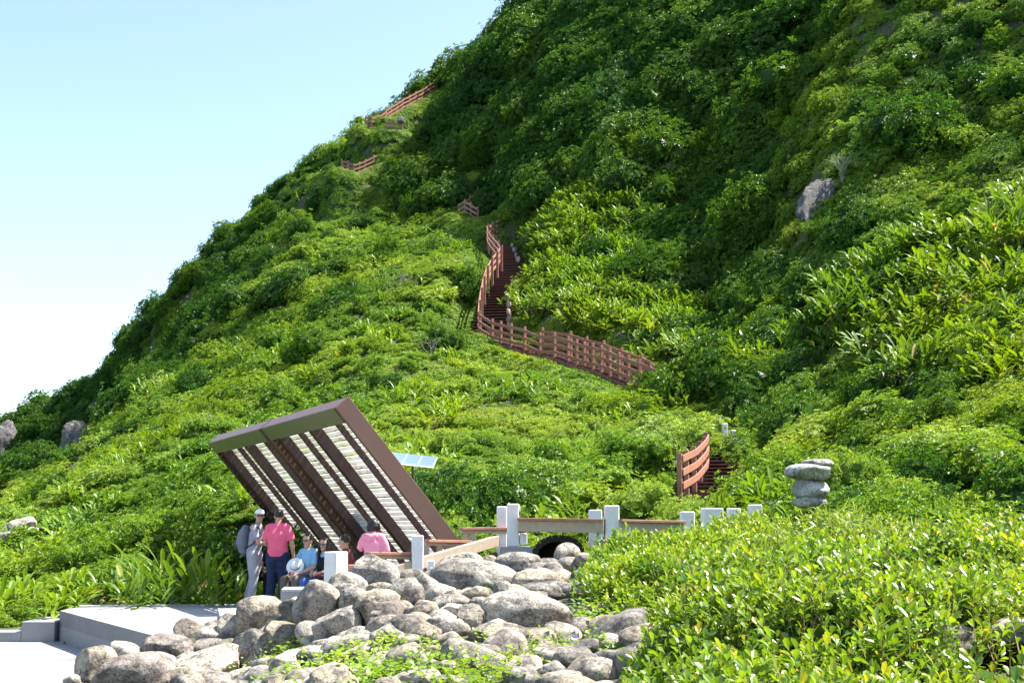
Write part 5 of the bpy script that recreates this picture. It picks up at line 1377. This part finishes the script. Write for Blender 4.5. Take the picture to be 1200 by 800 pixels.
    for s in 'LR':
        hp_, kn, an = g('hip'+s), g('kn'+s), g('an'+s); ln = ts.get('len', .97)
        tp.append(etube([hp_, hp_.lerp(kn,.4), kn], [.096*w+e,.086*w+e,.064*w+e], (1,0,0))); tp.append(etube([kn, kn.lerp(an,.5), kn.lerp(an,ln)], [.064*w+e,.060*w+e,.050+e], (1,0,0)))
    fuse('trousers', tp, ts['mat'], root, .013, 5)
    for s in 'LR':
        an = g('an'+s); ft = Vector(J.get('foot'+s, (0,-1,0))).normalized()
        fuse('shoe', [etube([an+Vector((0,0,-.035))-ft*.045, an+Vector((0,0,-.045))+ft*.05, an+Vector((0,0,-.055))+ft*.15], [(.044,.044),(.046,.042),(.036,.026)], tuple(ft.cross(Vector((0,0,1)))))], spec.get('shoes', M['shoe']), root, .012, 2)
    # hair
    hs = spec.get('hair', 'short'); hp = []
    hv, hf = ball(H(0,.012,.048), (.083,.095,.090), HM)
    # cut the shell away in front of the face
    if hs != 'none':
        keep = []
        inv = HM.transposed(); loc_ = [inv @ (Vector(v)-hd) for v in hv]
        fv = [f for f in hf if not any((loc_[i].y < -.045 and loc_[i].z < .075) or loc_[i].z < -.045 for i in f)]
        bm = bmesh.new(); vs = [bm.verts.new(v) for v in hv]
        for f in fv: bm.faces.new([vs[i] for i in f])
        bmesh.ops.delete(bm, geom=[v for v in bm.verts if not v.link_faces], context='VERTS')
        bmesh.ops.recalc_face_normals(bm, faces=bm.faces); bmesh.ops.solidify(bm, geom=bm.faces[:], thickness=.016)
        bm.normal_update()
        me = bpy.data.meshes.new('h'); bm.to_mesh(me); bm.free(); hp.append(([v.co.copy() for v in me.vertices], [list(p.vertices) for p in me.polygons]))
        if hs == 'bob': hp += [etube([H(s*.066,.02,.04), H(s*.080,.015,-.04), H(s*.074,.012,-.085)], [(.03,.05),(.028,.055),(.018,.04)], (0,1,0)) for s in (-1,1)] + [etube([H(0,.07,.05), H(0,.088,-.02), H(0,.078,-.085)], [(.085,.03),(.085,.03),(.065,.02)], tuple(HM@Vector((1,0,0))))]
        if hs == 'long': hp += [etube([H(s*.066,.01,.04), H(s*.086,.0,-.06), H(s*.088,-.03,-.17), H(s*.080,-.05,-.26)], [(.045,.026),(.045,.028),(.04,.026),(.02,.016)], (0,1,0)) for s in (-1,1)] + [etube([H(0,.07,.05), H(0,.09,-.05), H(0,.09,-.2)], [(.085,.03),(.09,.03),(.07,.02)], tuple(HM@Vector((1,0,0))))]
        fuse('hair', hp, M['hair'], root, .010, 2)
    # face
    for s in (-1,1):
        v, f = ball(H(s*.030,-.083,.018), (.012,.008,.007), HM, 2); me = bpy.data.meshes.new('eye'); me.from_pydata([tuple(q) for q in v], [], f); me.materials.append(M['lens']); obj('eye', me, root)
    v, f = ball(H(0,-.088,-.048), (.022,.008,.006), HM, 2); me = bpy.data.meshes.new('mouth'); me.from_pydata([tuple(q) for q in v], [], f); me.materials.append(M['lip']); obj('mouth', me, root)
    if spec.get('glasses'):
        pc = [ball(H(s*.034,-.097,.016), (.029,.007,.020), HM, 2) for s in (-1,1)] + [etube([H(-.02,-.1,.022), H(.02,-.1,.022)], [.004,.004], (0,0,1), 6)] + [etube([H(s*.060,-.093,.022), H(s*.078,-.01,.018)], [.0045,.0045], (0,0,1), 6) for s in (-1,1)]
        fuse('sunglasses', pc, M['lens'], root, .004, 0)
    root['_H'] = 0; del root['_H']
    return root, H, HM
# common poses
STAND = dict(pelvis=(0,0,.95), waist=(0,.01,1.07), chest=(0,.0,1.28), neck=(0,.01,1.45), head=(0,-.01,1.57),
  shL=(.185,.01,1.39), elL=(.235,.03,1.12), wrL=(.235,-.03,.88), shR=(-.185,.01,1.39), elR=(-.235,.03,1.12), wrR=(-.235,-.03,.88),
  hipL=(.09,0,.90), knL=(.10,-.02,.50), anL=(.11,.02,.09), hipR=(-.09,0,.90), knR=(-.10,-.02,.50), anR=(-.11,.02,.09))
SIT = dict(pelvis=(0,0,.10), waist=(0,.01,.24), chest=(0,-.01,.44), neck=(0,-.02,.61), head=(0,-.05,.73),
  shL=(.185,-.01,.56), elL=(.23,-.10,.30), wrL=(.12,-.30,.20), shR=(-.185,-.01,.56), elR=(-.23,-.10,.30), wrR=(-.12,-.30,.20),
  hipL=(.10,-.02,.08), knL=(.14,-.43,.10), anL=(.14,-.42,-.33), hipR=(-.10,-.02,.08), knR=(-.14,-.43,.10), anR=(-.14,-.42,-.33))
def pose(base, **k): d = dict(base); d.update(k); return d
def PW(px, Y, z=0.0): return ((px-600)/FPX*Y*1.0, Y, z)
def xat(px, py, Y): return P(px, py, Y).x
grey_c = cloth('heather_grey_cotton', (.30,.30,.36)); greyt = cloth('light_grey_trouser', (.36,.36,.40)); pink = cloth('hot_pink_cotton', (.80,.13,.22), .08); jeans = cloth('dark_blue_denim', (.022,.038,.085), .3)
blue_c = cloth('light_blue_cotton', (.23,.42,.60)); black_c = cloth('black_cloth', (.018,.018,.022), .3); blue_j = cloth('blue_denim', (.06,.12,.32), .2); maroon = cloth('maroon_cotton', (.17,.045,.04)); pale_pink = cloth('pale_pink_nylon', (.85,.30,.42), .08, .6); white_c = cloth('white_cotton', (.80,.80,.78), .04)
khaki = cloth('dark_khaki_trouser', (.13,.11,.09))
M['white_cap'] = white_c
def F(rz): return rz
# 1 grey man: body faces +x and slightly away, head turned to the camera
p1 = (xat(297,700,22.35), 22.35, 0)
J1 = pose(STAND, waist=(0,.0,1.07), chest=(0,-.03,1.28), neck=(0,-.05,1.45), head=(0,-.07,1.575), head_yaw=R(-62), pelvis=(0,.02,.95),
   shL=(.185,-.02,1.39), elL=(.22,-.10,1.13), wrL=(.02,-.27,1.10), shR=(-.185,-.02,1.39), elR=(-.22,-.14,1.12), wrR=(-.02,-.30,1.06),
   anL=(.11,.16,.09), anR=(-.11,.02,.09), knL=(.10,.04,.50), knR=(-.10,-.03,.50), handL=((-1,-.1,.05),(0,1,0)), handR=((1,-.1,.1),(0,1,0)))
man1, H1, HM1 = person('man in a white cap and grey shirt standing with arms crossed and a grey backpack', p1, R(82), J1, dict(shirt=dict(mat=grey_c, sleeve=.75), trousers=dict(mat=greyt, loose=.02), hair='short', glasses=True))
hv, hf = ball(H1(0,.006,.060), (.090,.104,.080), HM1)
cap_p = [(hv, hf), etube([H1(0,-.07,.070), H1(0,-.13,.062), H1(0,-.165,.052)], [(.075,.010),(.070,.007),(.045,.006)], tuple(HM1@Vector((1,0,0))))]
cap = fuse('cap', cap_p, white_c, man1, .008, 1)
# the cap keeps only what is above the brow
bm = bmesh.new(); bm.from_mesh(cap.data); inv = HM1.transposed(); hd1 = Vector(J1['head'])
bmesh.ops.delete(bm, geom=[v for v in bm.verts if (inv @ (v.co-hd1)).z < .045], context='VERTS'); bm.to_mesh(cap.data); bm.free()
# backpack hanging on his back
bp = empty('backpack', p1, R(82)); tag(bp, 'grey backpack with black straps on the back of the man in the white cap', 'backpack')
fuse('bag', [etube([(0,.20,.98),(0,.235,1.10),(0,.215,1.28),(0,.19,1.38)], [(.14,.085),(.165,.115),(.15,.095),(.10,.05)], (1,0,0))], cloth('slate_grey_nylon', (.17,.18,.22)), bp, .012, 4)
fuse('pocket', [etube([(0,.32,1.02),(0,.335,1.10),(0,.31,1.18)], [(.10,.03),(.115,.035),(.10,.02)], (1,0,0))], cloth('dark_grey_nylon', (.10,.11,.14)), bp, .010, 3)
for s in (-1,1): fuse('strap', [etube([(s*.10,.13,1.42),(s*.125,.0,1.475),(s*.13,-.125,1.36),(s*.15,-.13,1.22),(s*.17,.0,1.08),(s*.13,.14,1.02)], [(.024,.009)]*6, (1,0,0), 8)], black_c, bp, .008, 1)
# 2 pink man seen from behind
p2 = (xat(324,700,21.9), 21.9, 0)
J2 = pose(STAND, head_yaw=R(25), elR=(-.26,.02,1.12), wrR=(-.27,-.05,.88), elL=(.25,-.06,1.13), wrL=(.12,-.26,1.08), anL=(.12,.03,.09), anR=(-.12,.0,.09), handL=((-1,-.3,0),(0,1,0)))
# turned so that his back is to the camera
man2, H2, HM2 = person('standing man in a hot pink polo shirt and dark jeans, back turned', p2, R(172), J2, dict(shirt=dict(mat=pink, sleeve=.8, loose=.022, hem=.05), trousers=dict(mat=jeans, loose=.018), hair='short', build=1.08))
# his right hand is on the picture's right: a clear bottle
M['plastic'] = flat_mat('clear_plastic_cup', (.62,.64,.66), .15, .05, 5)
# 3 seated man
def seated(px, Y, zs, rz_, J, spec, lab, sc=1.0): return person(lab, (xat(px, 680, Y), Y, zs), rz_, J, spec, sc)
man3, H3, HM3 = seated(362, 21.5, .42, R(-38), pose(SIT, head_yaw=R(10), wrL=(.08,-.34,.19), wrR=(-.10,-.36,.19), curl=.3), dict(shirt=dict(mat=blue_c, sleeve=.85, loose=.02), trousers=dict(mat=khaki), hair='short', glasses=True), 'seated man in a light blue shirt and sunglasses with hands on his knee')
wom4, H4, HM4 = seated(381, 21.3, .40, R(-32), pose(SIT, head_yaw=R(12), wrL=(.05,-.26,.24), wrR=(-.06,-.28,.24), curl=.7), dict(shirt=dict(mat=blue_c, sleeve=.5), trousers=dict(mat=blue_j), hair='long', glasses=True, build=.88), 'seated woman with long black hair and sunglasses in a black vest and blue jeans', .95)
fuse('vest', [etube([(0,0,.12),(0,.012,.24),(0,.0,.44),(0,.0,.54)], [(.185,.150),(.170,.138),(.185,.140),(.12,.09)], (1,0,0))], black_c, wom4, .012, 4)
per5, H5, HM5 = seated(406, 20.9, .42, R(-95), pose(SIT, head_yaw=R(-12)), dict(shirt=dict(mat=maroon, sleeve=1.5), trousers=dict(mat=black_c), hair='short', build=1.02), 'seated person in a maroon top behind the white corner post')
p6 = (xat(437,660,20.6), 20.6, 0)
J6 = pose(STAND, head_yaw=R(15), head_pitch=R(6), elL=(.27,-.03,1.16), wrL=(.20,-.20,1.26), elR=(-.25,-.05,1.12), wrR=(-.15,-.25,1.05), handL=((0,-.3,1),(0,-1,0)))
wom6, H6, HM6 = person('woman in a pale pink hooded jacket with bobbed black hair seen from behind', p6, R(165), J6, dict(shirt=dict(mat=pale_pink, sleeve=1.85, hem=.16, loose=.035), trousers=dict(mat=black_c), hair='bob', build=.92), .90)
fuse('hood', [etube([(-.10,.12,1.40),(0,.16,1.36),(.10,.12,1.40)], [(.05,.035),(.075,.04),(.05,.035)], (0,0,1))], pale_pink, wom6, .012, 4)
per7, H7, HM7 = seated(322, 23.1, .42, R(-25), pose(SIT, knR=(-.24,-.40,.10), anR=(-.26,-.38,-.33)), dict(shirt=dict(mat=black_c, sleeve=.8), trousers=dict(mat=black_c), hair='short'), 'person in black sitting hidden behind the man in the pink polo shirt')
# things they hold
hb = P(341,671,21.75); q = MB(); q.tube([(0,0,-.09),(0,0,-.08),(0,0,.03),(0,0,.06),(0,0,.085)], [.02,.032,.032,.014,.014], 12)
o = q.build('water_bottle', M['plastic'], smooth=True); o.location = hb; tag(o, 'small clear bottle in the right hand of the man in pink', 'bottle')
hc = P(346,663,21.35); ht = empty('straw_hat', tuple(hc)); ht.scale = (.8,.8,.8); ht.rotation_euler = (R(62), R(-28), R(10)); tag(ht, 'white brimmed hat with a black band held before the seated man in blue', 'hat')
q = MB(); q.tube([(0,0,-.004),(0,0,.0),(0,0,.004)], [.185,.19,.18], 28); q.build('brim', white_c, ht, smooth=True)
q = MB(); q.tube([(0,0,.004),(0,0,.04),(0,0,.085),(0,0,.11),(0,0,.115)], [.098,.095,.085,.06,.01], 24); q.build('crown', white_c, ht, smooth=True)
q = MB(); q.tube([(0,0,.010),(0,0,.036)], [.1005,.0985], 24); q.build('band', black_c, ht)
ph = P(374,677,20.85); q = MB(); q.box((0,0,0), (.07,.012,.13)); o = q.build('phone', cloth('red_phone_case', (.45,.04,.05)), bevel=.004); o.location = ph; o.rotation_euler = (R(-30),0,R(20)); tag(o, 'small red and dark phone held by the seated woman', 'phone')
# the bench they sit on
be = empty('long_bench', (-3.15,22.0,0)); tag(be, 'dark slatted bench under the seated people', 'bench')
Mz = Matrix.Rotation(R(-16),3,'Z')
for k in range(3):
    q = MB(); q.box((.0+.0,.14*k-.14,.40), (2.1,.12,.04)); o = q.build('seat_plank', M['wood_red'], be, bevel=.004)
for x in (-.9,0,.9):
    q = MB(); q.box((x,0,.19), (.1,.36,.375)); q.build('leg', M['granite_dark'], be)
be.rotation_euler.z = R(-30)
